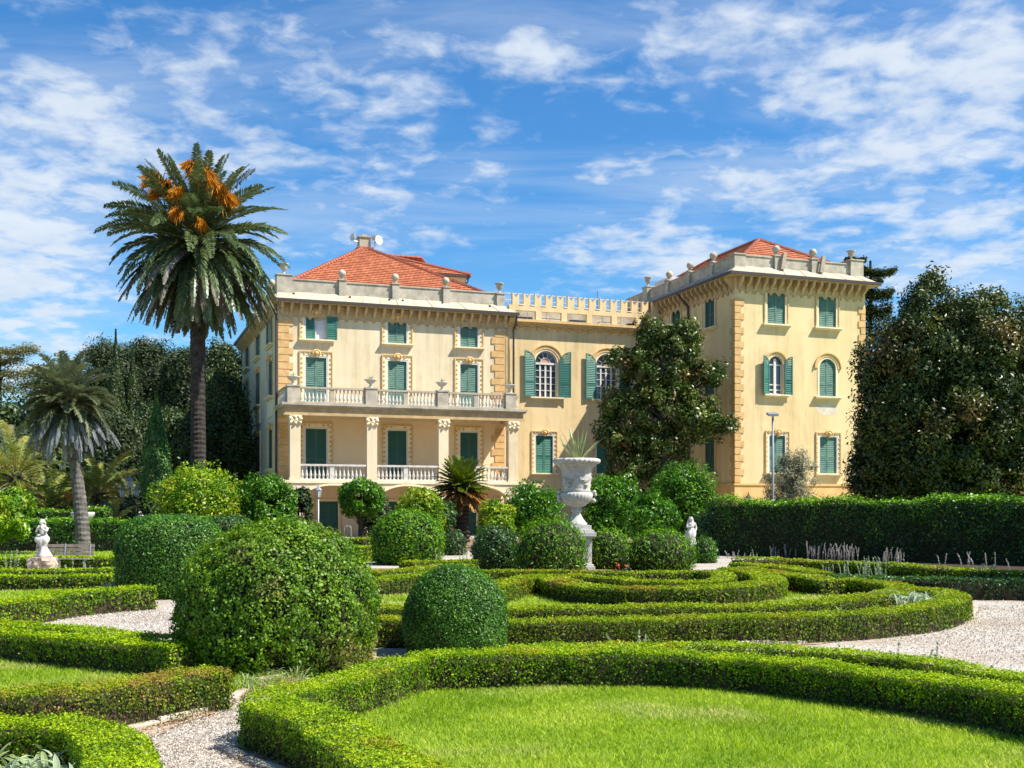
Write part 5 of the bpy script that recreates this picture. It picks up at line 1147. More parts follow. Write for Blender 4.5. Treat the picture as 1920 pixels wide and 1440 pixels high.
# ------------------------------------------------------------------ trees
def tree(label, px, Z, ells, m, size, per, cr, trunk=(.3, .2), th=None, bark='bark', name='tree', cat='tree', group=None, limbs=True, asp=.5, spread=.6, up=.35, flat=1.0, lean=0, svar=.35, limb_r=.5, shell=.5, X=None, below=0):
    """ells: (dx, dy, z, rx, ry, rz, clumps); leaf clumps fill each lobe of the crown"""
    X = AX(px, Z) if X is None else X; o = thing(name, label, cat, (X, Z, 0), group=group); PP, NN, TT = [], [], []; CC = []
    for dx, dy, z, a, b_, c, ncl in ells:
        D = unit(rng.normal(size=(ncl, 3))); r = rng.uniform(shell, 1.0, ncl)[:, None]**.8; C = D*r*np.array([a, b_, c])+np.array([dx, dy, z]); C = C[C[:, 2] > .4+below]
        CC.append(C); n = len(C)*per; ci = np.repeat(np.arange(len(C)), per); d = unit(rng.normal(size=(n, 3))); rr = cr*rng.uniform(.7, 1.35, len(C))
        P = C[ci]+d*np.array([1, 1, flat])*(rr[ci]*rng.uniform(.35, 1.05, n))[:, None]
        N_ = d*.7+unit((C[ci]-np.array([dx, dy, z]))/np.array([a, b_, c]))*.6+np.array([0, 0, up]); PP.append(P); NN.append(N_); TT.append(np.clip(rng.normal(.48, .2, n)+rng.normal(0, .15, len(C))[ci], 0, 1))
    P = np.concatenate(PP); N_ = np.concatenate(NN); T_ = np.concatenate(TT); k = P[:, 2] > .05
    link_obj('crown', leaf_mesh('crown', P[k], N_[k], size, m, asp, spread, T_[k], svar=svar), o)
    C = np.concatenate(CC); th = th or max(e[2] for e in ells)
    b = MB(); b.tube([(0, 0, 0), (lean*.3, 0, th*.35), (lean*.7, .05, th*.7), (lean, 0, th)], [trunk[0]*1.25, trunk[0], trunk[1], trunk[1]*.4], 10)
    if limbs:
        for c in C[::max(1, len(C)//46)]:
            z0 = max(th*.18, min(th*.85, c[2]-math.hypot(c[0], c[1])*.75)); s = np.array([lean*z0/th, 0, z0]); L = np.linalg.norm(c-s); m1 = s+(c-s)*.45+np.array([0, 0, L*.06]); r0 = trunk[1]*limb_r
            b.tube([tuple(s), tuple(m1+rng.normal(0, .08, 3)), tuple(c)], [r0, r0*.6, r0*.18], 6, False)
    part('trunk', b, bark, o); return o
ZM = 72.5
tree('magnolia with glossy leaves in front of the corner between wing and right block', 1245, ZM,
     [(-.3, 0, 8.0, 3.7, 2.6, 3.4, 165), (.3, 0, 11.0, 2.9, 2.2, 2.5, 105), (-3.3, -.5, 6.6, 1.2, 1.2, 1.1, 22), (-2.3, -.3, 4.6, 1.9, 1.7, 2.2, 70), (2.2, -.6, 7.4, 1.7, 1.6, 1.5, 46), (3.4, -1.4, 7.1, .9, .8, .7, 16), (-.9, 0, 13.1, .8, .8, 1.2, 20),
      (-2.6, 0, 11.2, 1.0, 1, .8, 18), (2.6, -.4, 10.6, 1.1, 1, 1.0, 22), (-3.4, 0, 8.5, .8, .8, 1.2, 18), (-.4, 0, 4.2, 2.3, 2.0, 2.4, 60), (1.3, -.3, 13.0, 1.2, 1, .9, 22), (.6, 0, 3.2, 2.0, 1.8, 1.6, 36)],
     'magnolia', .24, 84, .46, (.32, .2), 12.5, 'bark_pale', 'magnolia_tree', up=.3, asp=.45, shell=.3)
ZR = 52.0
tree('huge dark magnolia rising behind the tall right hedge', 1790, ZR,
     [(.3, 0, 5.8, 4.7, 3.6, 5.2, 620), (.8, -1.8, 4.5, 3.4, 1.6, 4.0, 200), (.7, 0, 9.1, 3.7, 3.2, 2.6, 290), (-2.0, 0, 8.0, 2.5, 2.2, 2.6, 140), (-1.6, 0, 11.1, .8, .8, .8, 16), (-1.0, 0, 12.0, .6, .5, .4, 8), (3.6, .5, 8.5, 2.2, 2, 2.4, 80), (-2.6, 0, 4.0, 2.0, 1.8, 3.0, 150), (2.5, 0, 3.5, 2.8, 2.4, 3.0, 170), (5.4, .5, 6.5, 2.6, 2.4, 4.6, 190)],
     'magnolia_r', .20, 130, .55, (.4, .28), 11, 'bark_pale', 'magnolia_tree', up=.25, asp=.42, shell=.55)
tree('ragged dark conifer low at the left foot of the huge magnolia', 1640, 54, [(0, 0, 2.6, 1.6, 1.4, 2.0, 40), (.4, 0, 1.6, 2.0, 1.4, 1.2, 36), (-.3, 0, 4.4, .8, .8, .9, 12)], 'dark_fir', .22, 110, .5, (.15, .1), 5, up=0, asp=.25, name='conifer')
tree('thin grey green olive tree before the right block', 1484, 59, [(0, 0, 3.1, 1.35, 1.2, 1.5, 60), (.3, 0, 4.0, .9, .9, .8, 24), (-.7, 0, 2.2, .8, .8, .9, 22)], 'olive', .12, 120, .40, (.09, .06), 3.4, 'bark_pale', 'olive_tree', asp=.34, shell=.2, limb_r=.4)
def cypress(label, px, Z, r, h, m='cypress', group=None):
    X = AX(px, Z); o = thing('cypress_tree', label, 'cypress', (X, Z, 0), group=group); n = int(9000*r*h/6); z = rng.random(n)**.85; prof = np.clip(np.sin(np.pi*np.clip(z*.90+.10, 0, 1)**.75)**.65, 0, 1)*(1-z**5); th = rng.uniform(0, 6.28, n)
    rr = r*prof*rng.uniform(.72, 1.05, n)*(1+.12*np.sin(th*5+z*22)); P = np.stack([rr*np.cos(th), rr*np.sin(th), .3+z*(h-.3)], 1); N_ = np.stack([np.cos(th), np.sin(th), 0*th+.3], 1)
    link_obj('crown', leaf_mesh('crown', P, N_, .16, m, .4, .5, None, np.tile(np.array([0, 0, 1.]), (n, 1))), o)
    zz = np.linspace(0, 1, 14); part('trunk', MB().tube([(0, 0, .01), (0, 0, h*.5), (0, 0, h*.97)], [.12, .08, .02], 8), 'bark', o)
    return o
cypress('lone pointed cypress beside the triple lantern', 293, 57, .80, HZ(735, 57)); 
# dark wood left of the villa: separate great evergreens
DK = 'dark evergreens behind the palms'
def dark(label, px, Z, ytop, half, m='dark_fir', n=230, asp=.35, size=.24, per=150, flat=.7):
    top = HZ(ytop, Z); r = half/F*Z; e = [(0, 0, top*.42, r, r*.8, top*.42, n), (r*.15, 0, top*.72, r*.72, r*.6, top*.24, n//2), (-r*.25, 0, top*.85, r*.38, r*.4, top*.12, n//6), (-r*.4, 0, top*.55, r*.6, r*.5, top*.2, n//4), (r*.5, 0, top*.5, r*.5, r*.5, top*.2, n//4)]
    return tree(label, px, Z, e, m, size, per, .95, (.5, .3), top*.9, up=.1, asp=asp, name='evergreen_tree', group=DK, flat=flat, limbs=False, shell=.45)
dark('dark evergreen with layered boughs behind the slender palm', 205, 88, 628, 62)
dark('tallest dark evergreen behind the lone cypress', 282, 92, 622, 72, n=280)
dark('dark evergreen directly behind the tall palm trunk', 352, 86, 640, 66)
dark('lighter bushy evergreen between the tall palm and the villa', 425, 96, 628, 62, 'dark_oak', 300, .55, .22)
dark('dark evergreen filling the gap behind the cypress', 310, 78, 760, 80, 'dark_oak', 260, .5, .22)
dark('low dark evergreen behind the blue green young palm', 215, 74, 770, 60, 'dark_fir', 200)
dark('dark evergreen against the far corner of the villa', 415, 82, 700, 52, 'dark_oak', 220, .5, .22)
cypress('slim cypress tip standing above the layered evergreen', 217, 84, .9, HZ(618, 84), 'dark_oak', DK); cypress('slim cypress standing before the tallest evergreen', 248, 86, .9, HZ(652, 86), 'dark_oak', DK)
def far(label, px, Z, ytop, half, m, n=140, asp=.5): 
    top = HZ(ytop, Z); r = half/F*Z; return tree(label, px, Z, [(0, 0, top*.55, r, r*.8, top*.45, n), (r*.3, 0, top*.45, r*.7, r*.6, top*.4, n//2)], m, .4, 80, 1.1, (.4, .3), top*.8, up=.3, asp=asp, group='trees along the far left edge', limbs=False, flat=.8, name='background_tree')
far('bushy green tree behind the low palms at the left edge', 25, 100, 742, 55, 'dark_oak'); far('small dark treetop between the slender palm and the pine', 105, 110, 658, 34, 'dark_fir', 90); far('green tree behind the head of the slender palm', 95, 96, 705, 60, 'dark_oak')
far('dark tree low behind the arching palms', 60, 84, 815, 80, 'dark_fir'); far('dark tree beyond the left edge of the garden', -60, 90, 760, 60, 'dark_oak')
def pine(label, px, Z, tiers, m, r0, tk=.35):
    o = thing('conifer', label, 'conifer', (AX(px, Z), Z, 0)); PP, NN = [], []; b = MB(); top = max(t[1] for t in tiers)
    b.tube([(0, 0, 0), (0, 0, top)], [tk, tk*.3], 9)
    for dx, z, L, th_ in tiers:
        n = 2300; u = rng.random(n); v = rng.normal(0, .35, n); P = np.stack([dx+L*(u-.5)*2, v*L*.8, z+rng.normal(0, th_, n)+.12*L*np.sin(u*7)*.5+.1*np.abs(u-.5)*L], 1); PP.append(P); NN.append(np.tile(np.array([0, 0, 1.]), (n, 1)))
        b.tube([(0, 0, z-1.0), (dx*.6, 0, z-.3), (dx+L*.6, 0, z-.05)], [.14, .09, .03], 5, False); b.tube([(0, 0, z-1.0), (dx-L*.5, .1, z-.05)], [.12, .03], 5, False)
    P, N_ = np.concatenate(PP), np.concatenate(NN); link_obj('crown', leaf_mesh('crown', P, N_, .34, m, .3, .6), o); part('trunk', b, 'bark', o)
pine('flat topped yellowish pine against the sky at the left edge', 0, 112, [(0, HZ(658, 112), 3.6, .18), (-1.5, HZ(678, 112), 3.6, .2), (.5, HZ(700, 112), 4.0, .25), (0, HZ(725, 112), 4.5, .4)], 'pine', 4)
pine('dark cedar showing past the right corner of the villa', 1632, 104, [(-1.4, HZ(489, 104), .9, .10), (.3, HZ(512, 104), 1.9, .14), (-.8, HZ(532, 104), 1.8, .16), (.3, HZ(553, 104), 1.7, .25), (0, HZ(585, 104), 1.9, .4), (0, HZ(625, 104), 2, .6), (0, HZ(680, 104), 3.4, 1)], 'dark_fir', 4)
far_r = tree('dark tree behind the huge magnolia at the right edge', 1930, 80, [(0, 0, 7.5, 4.5, 3.5, 6.5, 200), (1, 0, 11, 3, 3, 3.6, 90)], 'dark_oak', .34, 90, 1.0, (.4, .3), 12, limbs=False, name='background_tree')
# a tree standing just outside the frame on the right throws the patch of shade on the gravel
tree('evergreen tree standing beside the gravel beyond the right edge', 0, 21.3, [(0, 0, 5.6, 2.7, 2.2, 2.2, 240)], 'laurel', .2, 100, .6, (.25, .15), 6, X=14.6, shell=.2)
# distant wood closing the horizon: nobody could count it
def wood(label, x0, x1, y0, y1, h, n):
    P = np.stack([rng.uniform(x0, x1, n), rng.uniform(y0, y1, n), rng.uniform(0, 1, n)], 1); hh = h*(.75+.25*np.sin(P[:, 0]*.19)+.12*np.sin(P[:, 0]*.47+2)); P[:, 2] = P[:, 2]**.6*hh
    o = link_obj('distant_wood', leaf_mesh('distant_wood', P, np.tile(np.array([0, -.6, 1.]), (n, 1)), 1.1, 'dark_oak', .8, .9)); tag(o, label, None, None, 'stuff')
wood('distant dark wood beyond the left trees', -110, -22, 118, 135, 9, 26000); wood('distant dark wood beyond the right trees', 46, 120, 100, 125, 10, 22000)
wood('distant wood behind the villa', -24, 48, 150, 165, 9, 16000)

# ------------------------------------------------------------------ urn, statues, furniture
def fluted(n, a): return lambda i, t: 1+a*abs(math.sin(n*t/2))
ZU = 31.6; XU = AX(1081, ZU)
urn = thing('garden_urn', 'large white fluted stone urn with carved garland on a square pedestal', 'urn', (XU, ZU, 0), R(4))
b = MB(); b.box(-.46, .46, -.46, .46, 0, .09); b.box(-.43, .43, -.43, .43, .09, .15); b.box(-.38, .38, -.38, .38, .15, .88)
b.box(-.42, .42, -.42, .42, .88, .93); b.box(-.49, .49, -.49, .49, .93, 1.03); b.box(-.44, .44, -.44, .44, 1.03, 1.10); b.box(-.37, .37, -.37, .37, 1.10, 1.23)
part('pedestal', b, 'stone_white', urn)
z0 = 1.23
foot = [(.30, 0), (.30, .05), (.27, .08), (.20, .16), (.13, .28), (.115, .36), (.15, .40), (.15, .44), (.12, .47), (.14, .51), (.19, .53)]
part('foot', MB().lathe(foot, (0, 0, z0), 28), 'marble', urn, True)
bowl = [(.12, .50), (.24, .55), (.35, .64), (.425, .76), (.44, .84), (.42, .90), (.38, .93)]
part('fluted_bowl', MB().lathe(bowl, (0, 0, z0), 96, lambda i, t: 1+.045*abs(math.sin(13*t))*(1 if i < 6 else 0)), 'marble', urn, True)
body = [(.38, .93), (.40, .96), (.375, 1.00), (.385, 1.04), (.40, 1.30), (.425, 1.52), (.45, 1.58), (.52, 1.66), (.60, 1.72)]
part('body', MB().lathe(body, (0, 0, z0), 48), 'marble', urn, True)
rim = [(.56, 1.70), (.62, 1.72), (.655, 1.77), (.65, 1.83), (.60, 1.86), (.52, 1.84), (.48, 1.76), (.02, 1.74)]
part('rim', MB().lathe(rim, (0, 0, z0), 112, lambda i, t: 1+(.022*math.sin(28*t) if 1 <= i <= 3 else 0)), 'marble', urn, True)
b = MB()
for s in (-1, 1):
    b.tube([(s*.40, 0, z0+.88), (s*.50, 0, z0+.93), (s*.53, 0, z0+.84), (s*.49, 0, z0+.72), (s*.40, 0, z0+.70)], [.05, .055, .05, .045, .05], 8); b.ball((s*.49, -.02, z0+.68), .06, 6); b.ball((s*.50, -.02, z0+.93), .055, 6)
part('handle', b, 'marble', urn, True)
b = MB()
for g in range(5):                                     # swags of fruit between rosettes
    t0 = g*2*math.pi/5-.35
    for k in range(15):
        u = k/14; t = t0+u*2*math.pi/5; z = z0+1.36-.13*math.sin(math.pi*u); r = .405+.01
        for q in range(2): b.ball((r*math.cos(t+random.uniform(-.03, .03)), r*math.sin(t+random.uniform(-.03, .03)), z+random.uniform(-.03, .03)), .022*(.6+.6*math.sin(math.pi*u)), 5)
    t = t0+math.pi/5; rr = .40
    for k in range(10): a = 2*math.pi*k/10; b.ball((rr*math.cos(t+.13*math.cos(a)), rr*math.sin(t+.13*math.cos(a)), z0+1.12+.07*math.sin(a)), .016, 4)
    b.ball((rr*math.cos(t), rr*math.sin(t), z0+1.12), .045, 5)
part('garland', b, 'marble', urn, True)
ag = thing('agave', 'striped agave with long pale edged leaves growing in the large urn', 'agave', (XU, ZU, z0+1.74)); 
def blade(base, az_, el, L, w, bend=.5, n=6, fold=.25):
    P = []; p = Vector(base); e = el
    for i in range(n+1):
        P.append((p.copy(), e)); p = p+Vector((math.cos(az_)*math.cos(e), math.sin(az_)*math.cos(e), math.sin(e)))*(L/n); e -= bend/n
    V, T_, Q = [], [], []; s = Vector((-math.sin(az_), math.cos(az_), 0))
    for i, (p, e) in enumerate(P):
        t = i/n; ww = w*(.55+.9*t-1.45*t*t) if t < 1 else 0; up = Vector((-math.cos(az_)*math.sin(e), -math.sin(az_)*math.sin(e), math.cos(e)))
        V += [p-s*ww+up*ww*fold, p-s*ww*.62+up*ww*fold*.5, p, p+s*ww*.62+up*ww*fold*.5, p+s*ww+up*ww*fold]; T_ += [1, .15, .35, .15, 1]
    for i in range(n):
        for j in range(4): Q.append((i*5+j, i*5+j+1, (i+1)*5+j+1, (i+1)*5+j))
    return V, T_, Q
def blades(items, m, name, parent):
    V, T_, Q = [], [], []
    for it in items:
        v, t, q = blade(**it); o = len(V); V += [tuple(x) for x in v]; T_ += t; Q += [tuple(k+o for k in z) for z in q]
    return link_obj(name, np_mesh(name, V, Q, m, T_), parent)
for i in range(19):
    az_ = i*ga; q = i/18; link = blades([dict(base=(.08*math.cos(az_), .08*math.sin(az_), 0), az_=az_, el=1.5-q*.85, L=(1.12-.12*q)*random.uniform(.85, 1.05), w=.062, bend=random.uniform(-.15, .35))], 'agave', 'leaf', ag)

def figure(name, J, E, m, parent, sub=2):
    me = bpy.data.meshes.new(name); me.from_pydata([j[:3] for j in J], E, []); me.materials.append(MT[m]); o = link_obj(name, me, parent)
    md = o.modifiers.new('skin', 'SKIN'); md.use_smooth_shade = True
    for i, j in enumerate(J): v = me.skin_vertices[0].data[i]; v.radius = (j[3], j[4] if len(j) > 4 else j[3]); v.use_root = i == 0
    s = o.modifiers.new('subdiv', 'SUBSURF'); s.levels = sub; s.render_levels = sub; return o
# siren on a rock
ZS = 28.6; st = thing('statue', 'white marble siren with hands at her chin on a rough brown rock', 'statue', (AX(81, ZS), ZS, 0), R(-8))
b = MB()
prof = [(.24, 0), (.30, .08), (.33, .18), (.36, .28), (.35, .38), (.30, .45), (.10, .47)]
b.lathe(prof, (0, 0, 0), 22, lambda i, t: 1+.10*math.sin(3*t+i)+.09*math.sin(7*t+2*i)+random.uniform(-.07, .07)); part('rock', b, 'rock', st)
b = MB(); prof = [(.20, 0), (.185, .05), (.13, .14), (.09, .24), (.085, .30), (.13, .36), (.175, .43), (.17, .50), (.12, .56), (.10, .60)]
def tw(i, t): return 1+.13*math.sin(4*t+i*.55)+.06*math.sin(9*t-i*.8)
m_ = Matrix.Translation((0, 0, .45)); b.T = lambda x, y, z: (x+.04*math.sin((z-.45)*9), y-.02*math.sin((z-.45)*7), z)
b.lathe([(r, z+.45) for r, z in prof], (0, 0, 0), 26, tw); part('drapery', b, 'marble', st, True)
J = [(0, 0, .98, .10, .08), (.01, -.01, 1.07, .085, .065), (-.01, -.01, 1.17, .105, .075), (-.01, .0, 1.22, .10, .06), (-.02, -.01, 1.275, .035), (-.025, -.03, 1.34, .058, .065), (-.03, -.035, 1.385, .05, .055),
     (-.11, 0, 1.21, .04), (-.15, -.06, 1.10, .032), (-.07, -.15, 1.19, .026), (-.03, -.12, 1.27, .022), (.09, 0, 1.20, .04), (.14, -.07, 1.10, .032), (.06, -.15, 1.18, .026), (.01, -.12, 1.27, .022), (-.03, -.10, 1.325, .012)]
E = [(0, 1), (1, 2), (2, 3), (3, 4), (4, 5), (5, 6), (3, 7), (7, 8), (8, 9), (9, 10), (3, 11), (11, 12), (12, 13), (13, 14), (5, 15)]
figure('body', J, E, 'marble', st)
b = MB()
for k in range(26): a = k*ga; q = k/25; b.ball((-.025+.06*math.cos(a)*(1-q*.5), -.005+.055*math.sin(a)*(1-q*.5)+.01, 1.345+.075*q-.02), .028, 5)
for k in range(5): b.ball((.03, .04, 1.33-.035*k), .026, 5)
part('hair', b, 'marble', st, True)
# robed figure
ZQ = 38.5; st = thing('statue', 'white marble robed statue on a plinth before the dark ball bush', 'statue', (AX(1296, ZQ), ZQ, 0), R(10))
b = MB(); b.box(-.20, .20, -.18, .18, 0, .36); b.box(-.24, .24, -.22, .22, .36, .42); part('plinth', b, 'stone_white', st)
b = MB(); prof = [(.21, .42), (.20, .50), (.175, .62), (.165, .74), (.185, .84), (.16, .93), (.12, 1.0), (.105, 1.05)]
b.T = lambda x, y, z: (x-.06*max(0, 1-abs(z-.78)/.2), y-.05*max(0, 1-abs(z-.78)/.2), z)
b.lathe(prof, (0, 0, 0), 30, lambda i, t: 1+.09*math.sin(6*t+i*.4)+.05*math.sin(11*t-i*.5)); part('robe', b, 'marble', st, True)
J = [(0, 0, 1.0, .115, .09), (.01, 0, 1.12, .12, .085), (.01, 0, 1.22, .115, .07), (.0, -.01, 1.28, .04), (-.01, -.03, 1.35, .062, .068), (-.015, -.03, 1.40, .05, .055),
     (-.12, 0, 1.21, .045), (-.17, -.06, 1.08, .038), (-.06, -.14, 1.10, .03), (.03, -.14, 1.15, .026), (.13, 0, 1.20, .045), (.17, -.03, 1.06, .038), (.10, -.12, .94, .03), (.02, -.16, .90, .026), (-.015, -.10, 1.345, .013)]
E = [(0, 1), (1, 2), (2, 3), (3, 4), (4, 5), (2, 6), (6, 7), (7, 8), (8, 9), (2, 10), (10, 11), (11, 12), (12, 13), (4, 14)]
figure('body', J, E, 'marble', st)
b = MB()
for k in range(24): a = k*ga; q = k/23; b.ball((-.012+.065*math.cos(a)*(1-q*.5), .0+.055*math.sin(a)*(1-q*.5)+.005, 1.36+.075*q-.02), .03, 5)
b.tube([(-.06, .03, 1.36), (-.08, .05, 1.28), (-.10, .06, 1.18)], [.04, .04, .05], 7); b.tube([(.05, .03, 1.36), (.07, .05, 1.28), (.09, .06, 1.18)], [.04, .04, .05], 7)
part('veil', b, 'marble', st, True)
# little putto beyond the long hedge
ZT = 49.5; st = thing('statue', 'tiny white crouching putto showing over the hedge near the cypress', 'statue', (AX(264, ZT), ZT, 0))
part('plinth', MB().box(-.16, .16, -.16, .16, 0, 1.06).box(-.2, .2, -.2, .2, 1.06, 1.12), 'stone_white', st)
J = [(0, 0, 1.24, .13, .11), (.02, -.02, 1.36, .10, .08), (.01, -.03, 1.45, .085, .07), (0, -.04, 1.50, .035), (-.01, -.06, 1.58, .075, .08), (-.01, -.06, 1.63, .06),
     (-.10, -.03, 1.44, .04), (-.14, -.10, 1.34, .034), (-.08, -.16, 1.42, .028), (.10, -.03, 1.44, .04), (.14, -.08, 1.33, .034), (.10, -.16, 1.28, .028),
     (-.09, -.10, 1.22, .07), (-.12, -.22, 1.28, .055), (-.12, -.22, 1.15, .04), (.09, -.10, 1.20, .07), (.13, -.24, 1.20, .055), (.12, -.26, 1.14, .04)]
E = [(0, 1), (1, 2), (2, 3), (3, 4), (4, 5), (2, 6), (6, 7), (7, 8), (2, 9), (9, 10), (10, 11), (0, 12), (12, 13), (13, 14), (0, 15), (15, 16), (16, 17)]
figure('body', J, E, 'marble', st)
# low white bowl behind the slender palm
Zb = 43.5; t = thing('stone_bowl', 'wide low white stone bowl behind the slender palm trunk', 'bowl', (AX(155, Zb), Zb, 0))
part('bowl', MB().lathe([(.16, .85), (.12, .95), (.10, 1.1), (.2, 1.25), (.36, 1.36), (.44, 1.52), (.44, 1.60), (.34, 1.57), (.02, 1.5)], (0, 0, 0), 24), 'marble', t, True)
part('pedestal', MB().box(-.2, .2, -.2, .2, 0, .85), 'stone_white', t)
# wooden bench
Zn = 31.2; bx0, bx1 = AX(62, Zn), AX(172, Zn); bn = thing('park_bench', 'long weathered wooden slat bench behind the siren statue', 'bench', ((bx0+bx1)/2, Zn, 0)); hw = (bx1-bx0)/2
for z in (.40, .51, .62): part('back_slat', MB().box(-hw, hw, .16+.2*(z-.4), .185+.2*(z-.4), z, z+.085), 'wood_grey', bn)
for y in (-.26, -.14, -.02): part('seat_slat', MB().box(-hw, hw, y, y+.10, .30, .33), 'wood_grey', bn)
for s in (-.86, 0, .86):
    b = MB(); x = s*hw; b.box(x-.025, x+.025, -.24, -.19, 0, .299); b.box(x-.025, x+.025, .10, .15, 0, .299); b.box(x-.024, x+.024, -.188, .098, .25, .298); b.tube([(x, .14, .28), (x, .215, .72)], .022, 6); part('leg', b, 'iron_grey', bn)
# pale stone bench between the round bushes
Zk = 47; t = thing('stone_bench', 'low pale stone bench between the round yew bushes right of the urn', 'bench', (AX(1187, Zk), Zk, 0)); w = 24/F*Zk
part('seat', MB().box(-w, w, -.22, .22, .40, .47), 'stone_pale', t)
for s in (-1, 1): part('support', MB().box(s*w*.7-.1, s*w*.7+.1, -.18, .18, 0, .40), 'stone_pale', t)
# lanterns
def lantern(parent, c, s=1.0, body='metal'):
    x, y, z = c; n = 6
    def ring(r, zz): return [(x+r*s*math.cos(math.pi*2*k/n+.5), y+r*s*math.sin(math.pi*2*k/n+.5), z+zz*s) for k in range(n)]
    lb = link_obj('lantern', MB().lathe([(.06, -.06), (.10, -.02), (.105, .0)], c, 6).mesh('lantern', MT[body]), parent)
    g = MB(); A, B = ring(.095, 0), ring(.165, .34); g.add(A+B, [(k, (k+1) % n, n+(k+1) % n, n+k) for k in range(n)]); g2 = part('glass', g, 'white_paint', lb)
    f = MB()
    for k in range(n): f.tube([A[k], B[k]], .014*s, 4)
    f.lathe([(.18*s, .34*s), (.19*s, .36*s), (.12*s, .46*s), (.05*s, .52*s), (.05*s, .56*s), (.02*s, .62*s)], c, 6); part('frame', f, body, lb)
Zl = 58.0; lp = thing('street_lamp', 'dark ornate lamp post carrying three white glazed lanterns', 'street lamp', (AX(243.5, Zl), Zl, 0))
zt_ = HZ(915, Zl); b = MB(); b.lathe([(.16, 0), (.16, .1), (.09, .3), (.07, .9), (.05, 1.2), (.045, zt_-.1), (.06, zt_)], (0, 0, 0), 10); part('post', b, 'iron_grey', lp, True)
b = MB()
for s in (-1, 1): b.tube([(0, 0, zt_-.75), (s*.2, -.05, zt_-.85), (s*.36, -.08, zt_-.7), (s*.36, -.08, zt_-.5)], .025, 6)
part('arm', b, 'iron_grey', lp); lantern(lp, (0, 0, zt_+.02), 1.0, 'iron_grey'); lantern(lp, (-.36, -.08, zt_-.46), 1.0, 'iron_grey'); lantern(lp, (.36, -.08, zt_-.46), 1.0, 'iron_grey')
Zl = 55.0; lp = thing('street_lamp', 'slim pale lamp post with one lantern before the dark arcade door', 'street lamp', (AX(597, Zl), Zl, 0)); zt_ = HZ(932, Zl)
part('post', MB().lathe([(.07, 0), (.06, .4), (.035, .5), (.03, zt_)], (0, 0, 0), 8), 'metal', lp, True); lantern(lp, (0, 0, zt_), .95, 'metal')
Zl = 50.0; fl = thing('floodlight', 'tall grey pole with a tilted flat floodlight by the olive tree', 'floodlight', (AX(1449, Zl), Zl, 0)); zt_ = HZ(783, Zl)
part('post', MB().lathe([(.07, 0), (.06, 2), (.045, zt_)], (0, 0, 0), 8), 'iron_grey', fl, True)
b = MB(); b.prism_x([(-.25, zt_+.04), (.22, zt_+.16), (.22, zt_+.26), (-.25, zt_+.14)], -.24, .20); part('lamp_head', b, 'iron_grey', fl)
b = MB(); b.tube([(0, 0, zt_-.02), (0, 0, zt_+.08)], .05, 6); b.box(-.28, .24, -.30, .26, zt_+.24, zt_+.27) if False else None; part('bracket', b, 'metal', fl)
# black carriage lamp on the right block's plinth
u, v, z = rx(1398), V2-.35, rz(1398, 938); t = thing('wall_lantern', 'black carriage lantern on the plinth corner of the right block', 'lantern', (BX+u*cA-v*sA, BZ+u*sA+v*cA, z))
part('bracket', MB().tube([(.1, .25, .1), (0, .1, .5), (0, 0, .5)], .025), 'gutter', t); lantern(t, (0, 0, -.2), 1.05, 'gutter')
# thin loop of pipe by the small tree
t = thing('garden_tap', 'thin grey metal hoop standing beside the bare trunk of the small tree', 'garden tap', (AX(652, 51), 51, 0)); part('pipe', MB().tube([(-.15, 0, 0), (-.15, 0, .9), (-.1, 0, .96), (.1, 0, .96), (.15, 0, .9), (.15, 0, 0)], .02), 'metal', t)

# ------------------------------------------------------------------ flowers and small plants
def rosette(label, px, py, r, n, m='silver', L=.12, w=.028, name='silver_plant', cat='plant', group='silver leaved plants in the beds', hmax=.9, z=0):
    X, Y = G(px, py, z); o = thing(name, label, cat, (X, Y, 0), group=group); it = []
    for i in range(n):
        a = rng.uniform(0, 6.28); q = r*math.sqrt(rng.random()); it.append(dict(base=(q*math.cos(a), q*math.sin(a), .01+rng.uniform(0, .06)*hmax), az_=rng.uniform(0, 6.28), el=rng.uniform(.2, 1.35), L=L*rng.uniform(.6, 1.2), w=w*rng.uniform(.7, 1.1), bend=rng.uniform(.3, 1.5), n=4, fold=.4))
    blades(it, m, 'leaves', o); return o
def spikes(label, pts, m='spike', name='flower_spikes', group='pale flower spikes', th=.010, leaves=True):
    """pts: (px, py_base, height, lean); stalks with crowded bracts"""
    X0, Y0 = G(pts[0][0], pts[0][1]); o = thing(name, label, 'flowers', (X0, Y0, 0), group=group); PP, NN, SS = [], [], []; b = MB()
    for px, py, h, ln in pts:
        X, Y = G(px, py); d = np.array([X-X0, Y-Y0, 0]); n = int(26+h*90); t = rng.random(n)**.8; s = th*(1.5-.7*t)
        c = d+np.stack([ln*h*t*t, 0*t, h*t], 1); a = rng.uniform(0, 6.28, n); N_ = np.stack([np.cos(a), np.sin(a), .5+0*a], 1); PP.append(c+N_*s[:, None]); NN.append(N_); SS.append(.010+.020*(t > .3)*rng.uniform(.5, 1.2, n)*max(1, Y/26))
        b.tube([tuple(d), tuple(d+np.array([ln*h*.25, 0, h*.5])), tuple(d+np.array([ln*h, 0, h]))], [.007, .006, .003], 4, False)
    S = np.concatenate(SS)[:, None]; link_obj('bracts', leaf_mesh('bracts', np.concatenate(PP), np.concatenate(NN), S, m, .6, .7), o); part('stalks', b, 'bark_pale' if False else m, o)
def row(x0, x1, y0, y1, n, h0, h1): return [(rng.uniform(x0, x1), y0+(y1-y0)*rng.random(), rng.uniform(h0, h1), rng.normal(0, .12)) for _ in range(n)]
def band(label, xa, ya, xb, yb, n, h0, h1, **kw):
    spikes(label, [(xa+(xb-xa)*t, ya+(yb-ya)*t+rng.uniform(-1, 1), rng.uniform(h0, h1), rng.normal(0, .15)) for t in rng.random(n)], **kw)
